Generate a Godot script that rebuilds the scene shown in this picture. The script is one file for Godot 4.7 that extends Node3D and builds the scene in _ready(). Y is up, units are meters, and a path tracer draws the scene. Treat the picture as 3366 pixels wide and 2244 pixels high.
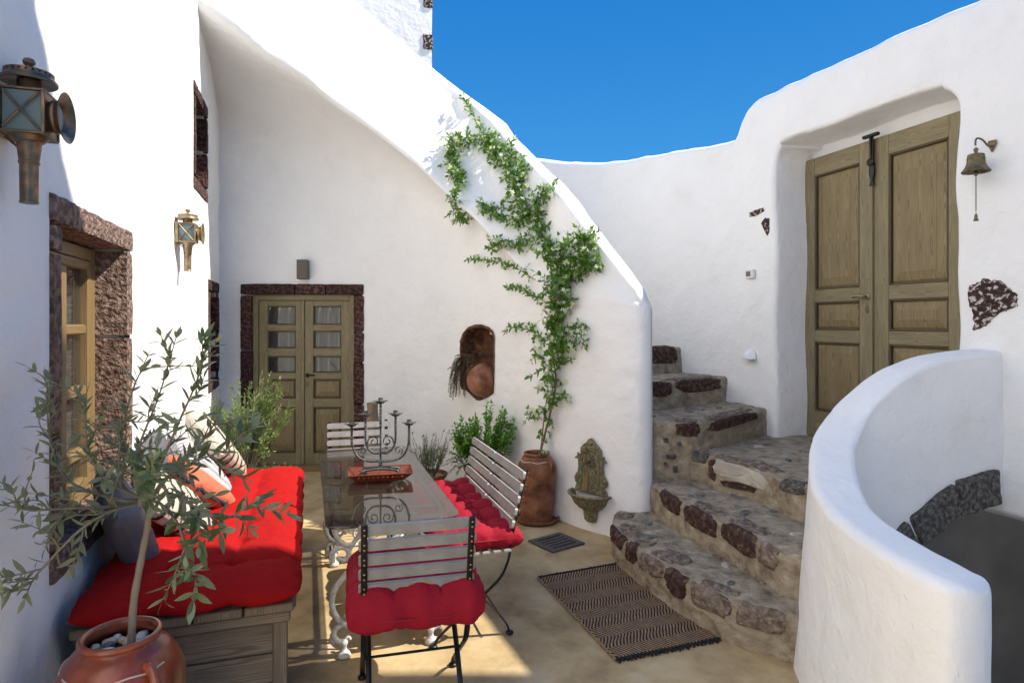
extends Node3D

# ---------------------------------------------------------------- mesh building
class MB:
	var v := PackedVector3Array()
	var n := PackedVector3Array()
	var t := PackedVector2Array()
	var ix := PackedInt32Array()

	func smooth(i0: int, k0: int) -> void:
		var k := k0
		while k < ix.size():
			var a := ix[k]
			var b := ix[k + 1]
			var c := ix[k + 2]
			var m := (v[c] - v[a]).cross(v[b] - v[a])
			n[a] += m
			n[b] += m
			n[c] += m
			k += 3
		for i in range(i0, v.size()):
			n[i] = n[i].normalized() if n[i].length_squared() > 1e-20 else Vector3.UP

	func put(p: Vector3, uv := Vector2.ZERO) -> void:
		v.append(p)
		n.append(Vector3.ZERO)
		t.append(uv)

	# points row by row (i along u, j along v): index j * nu + i
	func grid(nu: int, nv: int, pts: PackedVector3Array, flip := false, wrap := false, hole := PackedByteArray(), uvs := PackedVector2Array()) -> void:
		var i0 := v.size()
		var k0 := ix.size()
		v.append_array(pts)
		var zero := PackedVector3Array()
		zero.resize(pts.size())
		n.append_array(zero)
		if uvs.size() == pts.size():
			t.append_array(uvs)
		else:
			var tz := PackedVector2Array()
			tz.resize(pts.size())
			for j in nv:
				for i in nu:
					tz[j * nu + i] = Vector2(float(i) / maxf(1, nu - 1), float(j) / maxf(1, nv - 1))
			t.append_array(tz)
		for j in nv - 1:
			for i in (nu if wrap else nu - 1):
				if hole.size() and hole[j * nu + i]:
					continue
				var i2 := (i + 1) % nu
				var a := i0 + j * nu + i
				var b := i0 + j * nu + i2
				var c := i0 + (j + 1) * nu + i2
				var d := i0 + (j + 1) * nu + i
				if flip:
					ix.append_array([a, b, c, a, c, d])
				else:
					ix.append_array([a, c, b, a, d, c])
		smooth(i0, k0)

	func fan(ring: PackedVector3Array, flip := false) -> void:
		var i0 := v.size()
		var k0 := ix.size()
		var mid := Vector3.ZERO
		for p in ring:
			mid += p
		put(mid / ring.size())
		for p in ring:
			put(p)
		for i in ring.size():
			var a := i0 + 1 + i
			var b := i0 + 1 + (i + 1) % ring.size()
			if flip:
				ix.append_array([i0, a, b])
			else:
				ix.append_array([i0, b, a])
		smooth(i0, k0)

	func tube(path: PackedVector3Array, radii, sides := 8, flat := 1.0, up := Vector3.UP) -> void:
		var m := path.size()
		var pts := PackedVector3Array()
		var uvs := PackedVector2Array()
		var last := Vector3.ZERO
		var along := 0.0
		for j in m:
			var tg := (path[mini(j + 1, m - 1)] - path[maxi(j - 1, 0)]).normalized()
			var side: Vector3
			if last == Vector3.ZERO:
				side = tg.cross(up)
				if side.length() < 0.05:
					side = tg.cross(Vector3(0.7, 0.1, 0.7))
			else:
				side = last - tg * last.dot(tg)
			side = side.normalized()
			last = side
			var other := side.cross(tg).normalized()
			var r: float = radii if radii is float else radii[j]
			if j:
				along += path[j].distance_to(path[j - 1])
			for i in sides + 1:
				var a := TAU * i / sides
				pts.append(path[j] + side * cos(a) * r + other * sin(a) * r * flat)
				uvs.append(Vector2(float(i) / sides, along))
		grid(sides + 1, m, pts, true, false, PackedByteArray(), uvs)
		fan(pts.slice(0, sides))
		fan(pts.slice((m - 1) * (sides + 1), (m - 1) * (sides + 1) + sides), true)

	# profile: (radius, height) from bottom to top, outer then inner
	func lathe(prof: PackedVector2Array, segs := 32, c := Vector3.ZERO, b := Basis.IDENTITY, wob := 0.0, crease := false) -> void:
		var pts := PackedVector3Array()
		for p in prof:
			for i in segs:
				var a := TAU * i / segs
				var r := p.x * (1.0 + wob * sin(a * 2.0 + p.y * 9.0) + wob * 0.6 * sin(a * 3.0 - p.y * 5.0))
				pts.append(c + b * Vector3(cos(a) * r, p.y, sin(a) * r))
		if crease:
			for j in prof.size() - 1:
				grid(segs, 2, pts.slice(j * segs, (j + 2) * segs), true, true)
		else:
			grid(segs, prof.size(), pts, true, true)

	func box(c: Vector3, s: Vector3, r := 0.002, b := Basis.IDENTITY, off := Vector2.ZERO, taper := 0.0) -> void:
		var h := s * 0.5
		r = minf(r, minf(h.x, minf(h.y, h.z)) * 0.9)
		var i0 := v.size()
		var long := 0 if s.x >= s.y and s.x >= s.z else (1 if s.y >= s.z else 2)
		for ax in 3:
			var bx := (ax + 1) % 3
			var cx := (ax + 2) % 3
			var vv := long if long != ax else cx
			var uu := bx if vv == cx else cx
			for sg in [-1.0, 1.0]:
				var nn := Vector3.ZERO
				nn[ax] = sg
				for q in 4:
					var p := Vector3.ZERO
					p[ax] = sg * h[ax]
					p[bx] = (-1.0 if q == 0 or q == 3 else 1.0) * (h[bx] - r)
					p[cx] = (-1.0 if q < 2 else 1.0) * (h[cx] - r)
					var uv := Vector2(p[uu], p[vv]) + off + Vector2(ax * 0.37, ax * 0.21)
					if taper != 0.0:
						var k := 1.0 - taper * (0.5 - p.y / s.y)
						p.x *= k
						p.z *= k
					v.append(c + b * p)
					n.append(b * nn)
					t.append(uv)
		# faces: index of vertex (axis, sign, quad corner)
		for ax in 3:
			for si in 2:
				var o := i0 + ax * 8 + si * 4
				if si == 1:
					ix.append_array([o, o + 2, o + 1, o, o + 3, o + 2])
				else:
					ix.append_array([o, o + 1, o + 2, o, o + 2, o + 3])
		# edges between face (ax, sa) and face (bx, sb)
		for ax in 3:
			var bx := (ax + 1) % 3
			for sa in 2:
				for sb in 2:
					# corners of face ax on side sb of its b axis; b axis of ax is first, c axis of ax second
					var q1 := i0 + ax * 8 + sa * 4 + (1 if sb else 0)
					var q2 := i0 + ax * 8 + sa * 4 + (2 if sb else 3)
					# face bx: its b axis = cx, its c axis = ax
					var w1 := i0 + bx * 8 + sb * 4 + (3 if sa else 0)
					var w2 := i0 + bx * 8 + sb * 4 + (2 if sa else 1)
					if (sa == 1) == (sb == 1):
						ix.append_array([q1, q2, w2, q1, w2, w1])
					else:
						ix.append_array([q1, w2, q2, q1, w1, w2])
		for sx in 2:
			for sy in 2:
				for sz in 2:
					var a: int = i0 + sx * 4 + ([0, 3, 1, 2][sy * 2 + sz])
					var bb: int = i0 + 8 + sy * 4 + ([0, 3, 1, 2][sz * 2 + sx])
					var cc: int = i0 + 16 + sz * 4 + ([0, 3, 1, 2][sx * 2 + sy])
					if (sx + sy + sz) % 2 == 1:
						ix.append_array([a, cc, bb])
					else:
						ix.append_array([a, bb, cc])

	# box whose faces are cut into cells and roughened
	func rough(c: Vector3, s: Vector3, r: float, amp: float, nz: FastNoiseLite, cell := 0.03, b := Basis.IDENTITY, scale := 1.0) -> void:
		var h := s * 0.5
		for ax in 3:
			var bx := (ax + 1) % 3
			var cx := (ax + 2) % 3
			var nu := clampi(int(s[bx] / cell), 3, 60) + 1
			var nv := clampi(int(s[cx] / cell), 3, 60) + 1
			for sg in [-1.0, 1.0]:
				var pts := PackedVector3Array()
				for j in nv:
					for i in nu:
						var p := Vector3.ZERO
						p[ax] = sg * h[ax]
						p[bx] = lerpf(-h[bx], h[bx], float(i) / (nu - 1))
						p[cx] = lerpf(-h[cx], h[cx], float(j) / (nv - 1))
						var q := p.clamp(-(h - Vector3.ONE * r), h - Vector3.ONE * r)
						var d := (p - q).normalized()
						var w := (c + p) * scale
						pts.append(c + b * (q + d * (r + amp * (nz.get_noise_3dv(w) + 0.5 * nz.get_noise_3dv(w * 2.7)))))
				grid(nu, nv, pts, sg < 0.0)

	func prism(poly: PackedVector2Array, z0: float, z1: float, b := Basis.IDENTITY, c := Vector3.ZERO, bev := 0.0) -> void:
		if Geometry2D.is_polygon_clockwise(poly):
			poly = poly.duplicate()
			poly.reverse()
		var cap := poly
		if bev > 0.0:
			var q := Geometry2D.offset_polygon(poly, -bev)
			if q.size() == 1 and q[0].size() == poly.size():
				cap = poly
		var tris := Geometry2D.triangulate_polygon(cap)
		for sgn in 2:
			var i0 := v.size()
			for p in cap:
				v.append(c + b * Vector3(p.x, p.y, z1 if sgn else z0))
				n.append(b * Vector3(0, 0, 1.0 if sgn else -1.0))
				t.append(p)
			for k in range(0, tris.size(), 3):
				var ar := (cap[tris[k + 1]] - cap[tris[k]]).cross(cap[tris[k + 2]] - cap[tris[k]])
				if (ar > 0) == (sgn == 1):
					ix.append_array([i0 + tris[k], i0 + tris[k + 2], i0 + tris[k + 1]])
				else:
					ix.append_array([i0 + tris[k], i0 + tris[k + 1], i0 + tris[k + 2]])
		for k in poly.size():
			var p := poly[k]
			var q := poly[(k + 1) % poly.size()]
			var i0 := v.size()
			var nn := b * Vector3(q.y - p.y, p.x - q.x, 0).normalized()
			for e in [[p, z0], [q, z0], [q, z1], [p, z1]]:
				v.append(c + b * Vector3(e[0].x, e[0].y, e[1]))
				n.append(nn)
				t.append(Vector2(e[0].x + e[0].y, e[1]))
			ix.append_array([i0, i0 + 2, i0 + 1, i0, i0 + 3, i0 + 2])

	func mesh(m: Material) -> ArrayMesh:
		var am := ArrayMesh.new()
		var a := []
		a.resize(Mesh.ARRAY_MAX)
		a[Mesh.ARRAY_VERTEX] = v
		a[Mesh.ARRAY_NORMAL] = n
		a[Mesh.ARRAY_TEX_UV] = t
		a[Mesh.ARRAY_INDEX] = ix
		am.add_surface_from_arrays(Mesh.PRIMITIVE_TRIANGLES, a)
		am.surface_set_material(0, m)
		return am


# a plan curve (x, depth) with a length along it
class Plan:
	var p := PackedVector2Array()
	var l := PackedFloat32Array()

	func _init(c: Array) -> void:
		var q := c.duplicate()
		q.push_front(2.0 * c[0] - c[1])
		q.append(2.0 * c[-1] - c[-2])
		for i in range(1, q.size() - 2):
			for k in 12:
				var u := k / 12.0
				var a: Vector2 = q[i - 1]
				var b: Vector2 = q[i]
				var e: Vector2 = q[i + 1]
				var f: Vector2 = q[i + 2]
				p.append(0.5 * (2.0 * b + (e - a) * u + (2.0 * a - 5.0 * b + 4.0 * e - f) * u * u + (3.0 * b - a - 3.0 * e + f) * u * u * u))
		p.append(c[-1])
		l.append(0.0)
		for i in range(1, p.size()):
			l.append(l[i - 1] + p[i].distance_to(p[i - 1]))

	func at(s: float) -> Vector2:
		if s <= 0.0:
			return p[0] + (p[0] - p[1]).normalized() * -s
		if s >= l[-1]:
			return p[-1] + (p[-1] - p[-2]).normalized() * (s - l[-1])
		var i := clampi(l.bsearch(s), 1, l.size() - 1)
		return p[i - 1].lerp(p[i], (s - l[i - 1]) / maxf(1e-6, l[i] - l[i - 1]))

	func dir(s: float) -> Vector2:
		return (at(s + 0.06) - at(s - 0.06)).normalized()


static func curve(x: float, tab: Array) -> float:
	if x <= tab[0][0]:
		return tab[0][1]
	for i in range(1, tab.size()):
		if x <= tab[i][0]:
			var u: float = (x - tab[i - 1][0]) / (tab[i][0] - tab[i - 1][0])
			return lerpf(tab[i - 1][1], tab[i][1], u)
	return tab[-1][1]


# ---------------------------------------------------------------- state and helpers
var rng := RandomNumberGenerator.new()
var nz := FastNoiseLite.new()      # broad swell of hand-laid plaster
var nf := FastNoiseLite.new()      # rough stone
var M := {}
var names := {}
var sun_at := Vector3(0.664, 0.747, 0.02)


func V(x: float, y: float, d: float) -> Vector3:
	return Vector3(x, y, -d)


func numbered(called: String) -> String:
	var k: int = names.get(called, 0)
	names[called] = k + 1
	return called if k == 0 else "%s_%03d" % [called, k]


func tag(o: Node, label := "", category := "", group := "", kind := "") -> Node:
	if label:
		o.set_meta("label", label)
	if category:
		o.set_meta("category", category)
	if group:
		o.set_meta("group", group)
	if kind:
		o.set_meta("kind", kind)
	return o


func thing(called: String, label: String, category: String, at := Vector3.ZERO, turn := 0.0, group := "") -> Node3D:
	var o := Node3D.new()
	o.name = numbered(called)
	add_child(o)
	o.position = at
	o.rotation.y = turn
	tag(o, label, category, group)
	return o


# one mesh; made in the parent's own axes
func obj(called: String, mb: MB, m: Material, parent: Node = self) -> MeshInstance3D:
	return inst(called, mb.mesh(m), parent)


func inst(called: String, mesh: Mesh, parent: Node = self, tr := Transform3D.IDENTITY) -> MeshInstance3D:
	var o := MeshInstance3D.new()
	o.mesh = mesh
	o.name = numbered(called) if parent == self else called
	parent.add_child(o, true)
	o.transform = tr
	return o


# one mesh; made in the world's axes under an unturned parent
func wobj(called: String, mb: MB, m: Material, parent: Node3D) -> MeshInstance3D:
	var o := obj(called, mb, m, parent)
	var up := Vector3.ZERO
	var q: Node = parent
	while q is Node3D and q != self:
		up += q.position
		q = q.get_parent()
	o.position = -up
	return o


func structure(called: String, mb: MB, m: Material) -> MeshInstance3D:
	var o := obj(called, mb, m)
	o.set_meta("kind", "structure")
	return o


func swell(p: Vector3, amp := 0.012) -> float:
	return amp * (nz.get_noise_3dv(p * 1.0) + 0.6 * nz.get_noise_3dv(p * 2.9) + 0.3 * nz.get_noise_3dv(p * 7.0))


func spans(a: float, b: float, step: float) -> Array:
	var r := []
	var k := maxi(1, int(ceil((b - a) / step)))
	for i in k:
		r.append(lerpf(a, b, float(i) / k))
	return r


func spline(c: PackedVector3Array, per := 6) -> PackedVector3Array:
	var r := PackedVector3Array()
	var q := c.duplicate()
	q.insert(0, 2.0 * c[0] - c[1])
	q.append(2.0 * c[-1] - c[-2])
	for i in range(1, q.size() - 2):
		for k in per:
			var u := float(k) / per
			r.append(0.5 * (2.0 * q[i] + (q[i + 1] - q[i - 1]) * u + (2.0 * q[i - 1] - 5.0 * q[i] + 4.0 * q[i + 1] - q[i + 2]) * u * u + (3.0 * q[i] - q[i - 1] - 3.0 * q[i + 1] + q[i + 2]) * u * u * u))
	r.append(c[-1])
	return r


# ---------------------------------------------------------------- materials
func noise_tex(sd: int, freq: float, stops: Array, size := 512, oct := 5, kind := FastNoiseLite.TYPE_SIMPLEX_SMOOTH, warp := 0.0, gain := 0.55) -> NoiseTexture2D:
	var f := FastNoiseLite.new()
	f.seed = sd
	f.noise_type = kind
	f.frequency = freq
	f.fractal_octaves = oct
	f.fractal_gain = gain
	if kind == FastNoiseLite.TYPE_CELLULAR:
		f.cellular_return_type = FastNoiseLite.RETURN_DISTANCE
	if warp > 0.0:
		f.domain_warp_enabled = true
		f.domain_warp_amplitude = warp
		f.domain_warp_frequency = freq
	var x := NoiseTexture2D.new()
	x.width = size
	x.height = size
	x.seamless = true
	x.noise = f
	if stops:
		var g := Gradient.new()
		g.offsets = PackedFloat32Array(stops.map(func(e): return e[0]))
		g.colors = PackedColorArray(stops.map(func(e): return (e[1] as Color).linear_to_srgb()))
		x.color_ramp = g
	return x


func lin(r: float, g: float, b: float) -> Color:
	return Color(r, g, b).linear_to_srgb()


func mat(called: String, c: Color, rough := 0.8, metal := 0.0) -> StandardMaterial3D:
	var m := StandardMaterial3D.new()
	m.resource_name = called
	m.albedo_color = c
	m.roughness = rough
	m.metallic = metal
	M[called] = m
	return m


func tri(m: StandardMaterial3D, tex: Texture2D, tile: float, bump: Texture2D = null, relief := 0.1, world := true) -> void:
	m.uv1_triplanar = true
	m.uv1_world_triplanar = world
	m.uv1_triplanar_sharpness = 4.0
	m.uv1_scale = Vector3.ONE / tile
	m.albedo_texture = tex
	if bump:
		m.heightmap_enabled = true
		m.heightmap_texture = bump
		m.heightmap_scale = relief


func wood_image(sd: int, dark: Color, light: Color) -> ImageTexture:
	var w := 320
	var h := 768
	var im := Image.create(w, h, false, Image.FORMAT_RGB8)
	var a := FastNoiseLite.new()
	a.seed = sd
	a.frequency = 1.0
	a.fractal_octaves = 3
	for y in h:
		for x in w:
			var u := float(x) / w
			var q := float(y) / h
			# plain-sawn figure: arches down the middle of each board, straight grain at its sides
			var bu := fposmod(u * 4.0, 1.0) - 0.5
			var board := floorf(u * 4.0)
			var ring := bu * bu * 26.0 + (q + board * 0.37) * 3.0 + 0.9 * a.get_noise_3d(u * 3.0, q * 2.2, board * 7.0) + 0.25 * a.get_noise_3d(u * 14.0, q * 3.0, 4.0)
			var line := pow(0.5 + 0.5 * sin(ring * 7.0), 3.0)
			var fib := a.get_noise_3d(u * 120.0, q * 5.0, 9.0)
			var tone := 0.5 + 0.4 * a.get_noise_3d(u * 4.0, q * 1.3, 22.0)
			var k := clampf(0.42 * line + 0.3 * fib + 0.5 * tone, 0.0, 1.0)
			im.set_pixel(x, y, light.lerp(dark, k))
	im.generate_mipmaps()
	return ImageTexture.create_from_image(im)


func make_materials() -> void:
	var grey := [[0.0, Color(0, 0, 0)], [1.0, Color(1, 1, 1)]]
	var brush := noise_tex(3, 0.012, [], 1024, 6, FastNoiseLite.TYPE_SIMPLEX_SMOOTH, 40.0)
	var grain := noise_tex(5, 0.05, [], 512, 4)
	var pits := noise_tex(8, 0.03, [], 512, 5, FastNoiseLite.TYPE_SIMPLEX, 12.0)
	var m := mat("white_plaster", Color.WHITE, 0.92)
	tri(m, noise_tex(11, 0.006, [[0.0, Color(0.84, 0.83, 0.812)], [0.3, Color(0.885, 0.88, 0.868)], [1.0, Color(0.92, 0.915, 0.905)]], 512, 7, FastNoiseLite.TYPE_SIMPLEX_SMOOTH, 30.0, 0.62), 1.9, brush, 0.75)
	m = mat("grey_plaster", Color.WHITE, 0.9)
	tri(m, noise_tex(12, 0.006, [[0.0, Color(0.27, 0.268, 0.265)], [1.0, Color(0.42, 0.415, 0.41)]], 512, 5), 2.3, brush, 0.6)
	m = mat("floor_concrete", Color.WHITE, 0.78)
	tri(m, noise_tex(21, 0.005, [[0.0, Color(0.24, 0.17, 0.088)], [0.3, Color(0.40, 0.29, 0.148)], [0.5, Color(0.47, 0.348, 0.183)], [0.68, Color(0.53, 0.405, 0.225)], [1.0, Color(0.58, 0.485, 0.335)]], 1024, 8, FastNoiseLite.TYPE_SIMPLEX_SMOOTH, 60.0, 0.66), 2.7, grain, 0.3)
	m = mat("step_cement", Color.WHITE, 0.9)
	tri(m, noise_tex(24, 0.007, [[0.0, Color(0.105, 0.082, 0.057)], [0.3, Color(0.235, 0.19, 0.133)], [0.5, Color(0.32, 0.263, 0.187)], [0.72, Color(0.405, 0.34, 0.25)], [1.0, Color(0.62, 0.56, 0.455)]], 1024, 8, FastNoiseLite.TYPE_SIMPLEX_SMOOTH, 60.0, 0.68), 1.1, pits, 0.9)
	var lava := noise_tex(31, 0.02, [[0.0, Color(0.02, 0.011, 0.01)], [0.4, Color(0.062, 0.027, 0.023)], [0.62, Color(0.115, 0.054, 0.044)], [0.8, Color(0.17, 0.09, 0.073)], [1.0, Color(0.32, 0.24, 0.20)]], 512, 6, FastNoiseLite.TYPE_SIMPLEX, 14.0)
	m = mat("red_lava", Color.WHITE, 0.95)
	tri(m, lava, 0.62, pits, 1.6)
	m = mat("brown_lava", Color.WHITE, 0.95)
	tri(m, noise_tex(33, 0.02, [[0.0, Color(0.06, 0.037, 0.029)], [0.35, Color(0.165, 0.105, 0.082)], [0.6, Color(0.265, 0.178, 0.142)], [0.82, Color(0.36, 0.258, 0.208)], [1.0, Color(0.52, 0.42, 0.35)]], 512, 6, FastNoiseLite.TYPE_SIMPLEX, 14.0), 0.6, pits, 1.8)
	for e in [["red_lava", "red_lava_dim", 0.62], ["red_lava", "red_lava_pale", 1.0], ["brown_lava", "brown_lava_dim", 0.7], ["brown_lava", "brown_lava_warm", 0.86]]:
		var twin: StandardMaterial3D = M[e[0]].duplicate()
		twin.albedo_color = lin(e[2], e[2] * 0.94, e[2] * 0.9)
		twin.uv1_offset = Vector3(0.31, 0.57, 0.13) * e[2] * 3.0
		twin.resource_name = e[1]
		M[e[1]] = twin
	m = mat("step_stone", Color.WHITE, 0.92)
	tri(m, noise_tex(35, 0.018, [[0.0, Color(0.085, 0.056, 0.043)], [0.35, Color(0.16, 0.115, 0.088)], [0.55, Color(0.215, 0.165, 0.128)], [0.75, Color(0.285, 0.235, 0.185)], [1.0, Color(0.42, 0.37, 0.30)]], 512, 6, FastNoiseLite.TYPE_SIMPLEX, 16.0), 0.6, pits, 1.4)
	m = mat("step_red", Color.WHITE, 0.92)
	tri(m, noise_tex(40, 0.018, [[0.0, Color(0.018, 0.009, 0.008)], [0.4, Color(0.048, 0.022, 0.016)], [0.6, Color(0.085, 0.043, 0.031)], [0.8, Color(0.15, 0.09, 0.065)], [0.92, Color(0.27, 0.20, 0.15)], [1.0, Color(0.45, 0.39, 0.32)]], 512, 6, FastNoiseLite.TYPE_SIMPLEX, 16.0), 0.6, pits, 1.2)
	m = mat("pale_stone", Color.WHITE, 0.9)
	tri(m, noise_tex(36, 0.01, [[0.0, Color(0.34, 0.30, 0.24)], [1.0, Color(0.62, 0.58, 0.50)]], 256, 5), 0.7, pits, 0.6)
	m = mat("grey_lava", Color.WHITE, 0.95)
	tri(m, noise_tex(37, 0.02, [[0.0, Color(0.03, 0.028, 0.026)], [0.45, Color(0.10, 0.094, 0.086)], [0.75, Color(0.19, 0.172, 0.152)], [1.0, Color(0.36, 0.32, 0.28)]], 512, 6, FastNoiseLite.TYPE_SIMPLEX, 14.0), 0.5, pits, 1.6)
	m = mat("dark_pebble", Color.WHITE, 0.8)
	tri(m, noise_tex(38, 0.02, [[0.0, Color(0.06, 0.062, 0.062)], [0.6, Color(0.16, 0.155, 0.145)], [1.0, Color(0.32, 0.30, 0.27)]], 256, 5), 0.4, pits, 0.6)
	m = mat("washed_stone", Color.WHITE, 0.95)
	tri(m, noise_tex(39, 0.02, [[0.0, Color(0.02, 0.012, 0.011)], [0.5, Color(0.06, 0.03, 0.027)], [0.62, Color(0.11, 0.06, 0.05)], [0.67, Color(0.62, 0.57, 0.52)], [1.0, Color(0.72, 0.68, 0.64)]], 512, 5, FastNoiseLite.TYPE_SIMPLEX, 18.0), 0.55, pits, 1.6)
	var wt := wood_image(4, lin(0.092, 0.070, 0.034), lin(0.335, 0.282, 0.158))
	m = mat("olive_wood", Color.WHITE, 0.62)
	m.albedo_texture = wt
	m.uv1_scale = Vector3(4.6, 1.3, 1)
	m.heightmap_enabled = true
	m.heightmap_texture = wt
	m.heightmap_scale = 0.06
	m = mat("stained_wood", lin(0.42, 0.38, 0.34), 0.7)
	m.albedo_texture = wt
	m.uv1_scale = Vector3(4.6, 1.3, 1)
	m = mat("panel_wood", lin(0.95, 0.86, 0.74), 0.55)
	m.albedo_texture = wt
	m.uv1_scale = Vector3(2.9, 1.2, 1)
	m.heightmap_enabled = true
	m.heightmap_texture = wt
	m.heightmap_scale = 0.06
	var w2 := wood_image(9, lin(0.13, 0.082, 0.031), lin(0.31, 0.218, 0.1))
	m = mat("ochre_wood", Color.WHITE, 0.42)
	m.albedo_texture = w2
	m.uv1_scale = Vector3(3.0, 1.0, 1)
	var w3 := wood_image(14, lin(0.085, 0.06, 0.038), lin(0.44, 0.345, 0.235))
	m = mat("weathered_wood", Color.WHITE, 0.88)
	m.albedo_texture = w3
	m.uv1_scale = Vector3(2.2, 0.8, 1)
	m.heightmap_enabled = true
	m.heightmap_texture = w3
	m.heightmap_scale = 0.25
	m.heightmap_flip_texture = true
	m = mat("slat_paint", Color.WHITE, 0.5)
	tri(m, noise_tex(41, 0.02, [[0.0, Color(0.235, 0.228, 0.22)], [1.0, Color(0.345, 0.335, 0.322)]], 256, 4), 0.5, null, 0.1, false)
	mat("black_iron", lin(0.012, 0.012, 0.013), 0.38, 0.3)
	mat("brass_rivet", lin(0.55, 0.36, 0.13), 0.35, 1.0)
	m = mat("white_iron", Color.WHITE, 0.55)
	tri(m, noise_tex(43, 0.03, [[0.0, Color(0.30, 0.28, 0.25)], [0.4, Color(0.55, 0.54, 0.52)], [1.0, Color(0.70, 0.69, 0.67)]], 256, 5), 0.3, null, 0.1, false)
	m = mat("patina_copper", Color.WHITE, 0.42, 0.85)
	tri(m, noise_tex(45, 0.016, [[0.0, Color(0.085, 0.105, 0.092)], [0.42, Color(0.15, 0.12, 0.088)], [0.7, Color(0.25, 0.155, 0.096)], [1.0, Color(0.38, 0.22, 0.13)]], 256, 5), 0.35, grain, 0.05, false)
	m = mat("aged_brass", Color.WHITE, 0.4, 0.85)
	tri(m, noise_tex(46, 0.016, [[0.0, Color(0.20, 0.155, 0.09)], [0.5, Color(0.34, 0.265, 0.155)], [1.0, Color(0.50, 0.40, 0.25)]], 256, 5), 0.35, grain, 0.05, false)
	m = mat("dull_bronze", Color.WHITE, 0.5, 0.7)
	tri(m, noise_tex(47, 0.02, [[0.0, Color(0.07, 0.06, 0.035)], [0.5, Color(0.17, 0.135, 0.075)], [1.0, Color(0.30, 0.235, 0.13)]], 256, 5), 0.2, grain, 0.05, false)
	m = mat("frosted_pane", lin(0.13, 0.185, 0.185), 0.4)
	m = mat("smoked_glass", Color(lin(0.026, 0.020, 0.015), 0.58), 0.02)
	m.transparency = BaseMaterial3D.TRANSPARENCY_ALPHA
	m = mat("window_glass", Color(lin(0.05, 0.052, 0.048), 0.35), 0.02)
	m.transparency = BaseMaterial3D.TRANSPARENCY_ALPHA
	m = mat("terracotta", Color.WHITE, 0.62)
	tri(m, noise_tex(51, 0.008, [[0.0, Color(0.055, 0.024, 0.013)], [0.35, Color(0.16, 0.05, 0.025)], [0.6, Color(0.26, 0.078, 0.038)], [1.0, Color(0.38, 0.16, 0.075)]], 512, 6, FastNoiseLite.TYPE_SIMPLEX_SMOOTH, 30.0), 0.8, grain, 0.1, false)
	m = mat("glazed_terracotta", Color.WHITE, 0.28)
	tri(m, noise_tex(52, 0.007, [[0.0, Color(0.10, 0.022, 0.010)], [0.4, Color(0.22, 0.043, 0.018)], [0.7, Color(0.33, 0.072, 0.028)], [0.86, Color(0.40, 0.13, 0.05)], [1.0, Color(0.50, 0.30, 0.14)]], 512, 5, FastNoiseLite.TYPE_SIMPLEX_SMOOTH, 30.0), 0.7, grain, 0.05, false)
	m.clearcoat_enabled = true
	m.clearcoat = 0.5
	m.clearcoat_roughness = 0.25
	m = mat("brown_jar", Color.WHITE, 0.68)
	tri(m, noise_tex(53, 0.008, [[0.0, Color(0.055, 0.023, 0.012)], [0.32, Color(0.165, 0.06, 0.026)], [0.6, Color(0.275, 0.105, 0.045)], [1.0, Color(0.38, 0.185, 0.09)]], 512, 6, FastNoiseLite.TYPE_SIMPLEX_SMOOTH, 30.0), 0.75, grain, 0.1, false)
	m = mat("niche_jar", Color.WHITE, 0.7)
	tri(m, noise_tex(56, 0.01, [[0.0, Color(0.075, 0.032, 0.018)], [0.35, Color(0.19, 0.07, 0.036)], [0.6, Color(0.30, 0.115, 0.058)], [1.0, Color(0.42, 0.22, 0.13)]], 256, 6, FastNoiseLite.TYPE_SIMPLEX_SMOOTH, 20.0), 0.5, pits, 0.3, false)
	m = mat("niche_clay", Color.WHITE, 0.85)
	tri(m, noise_tex(54, 0.012, [[0.0, Color(0.02, 0.012, 0.008)], [0.4, Color(0.075, 0.032, 0.017)], [0.65, Color(0.15, 0.062, 0.03)], [1.0, Color(0.30, 0.155, 0.085)]], 512, 6, FastNoiseLite.TYPE_SIMPLEX_SMOOTH, 20.0), 0.55, pits, 0.5)
	mat("clay_wash", lin(0.60, 0.50, 0.38), 0.85)
	m = mat("orange_tin", Color.WHITE, 0.4)
	tri(m, noise_tex(55, 0.02, [[0.0, Color(0.09, 0.019, 0.008)], [0.6, Color(0.18, 0.037, 0.014)], [1.0, Color(0.27, 0.07, 0.026)]], 256, 4), 0.3, null, 0.1, false)
	var cloth := noise_tex(61, 0.35, [], 256, 2)
	m = mat("red_linen", Color.WHITE, 0.9)
	tri(m, noise_tex(62, 0.2, [[0.0, Color(0.30, 0.006, 0.007)], [1.0, Color(0.43, 0.016, 0.014)]], 256, 3), 0.16, cloth, 0.06, false)
	m.metallic_specular = 0.2
	m = mat("crimson_cotton", Color.WHITE, 0.75)
	tri(m, noise_tex(63, 0.1, [[0.0, Color(0.27, 0.009, 0.021)], [1.0, Color(0.35, 0.015, 0.031)]], 256, 3), 0.2, cloth, 0.03, false)
	m.metallic_specular = 0.25
	mat("crimson_thread", lin(0.30, 0.010, 0.022), 0.9)
	m = mat("grey_satin", lin(0.115, 0.112, 0.128), 0.55)
	m = mat("coral_linen", Color.WHITE, 0.9)
	tri(m, noise_tex(64, 0.2, [[0.0, Color(0.45, 0.105, 0.055)], [1.0, Color(0.60, 0.175, 0.095)]], 256, 3), 0.12, cloth, 0.1, false)
	mat("navy_wool", lin(0.022, 0.024, 0.045), 0.95)
	mat("verdigris", lin(0.1, 0.1, 0.07), 0.6)
	m = mat("fountain_iron", Color.WHITE, 0.62, 0.25)
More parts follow.
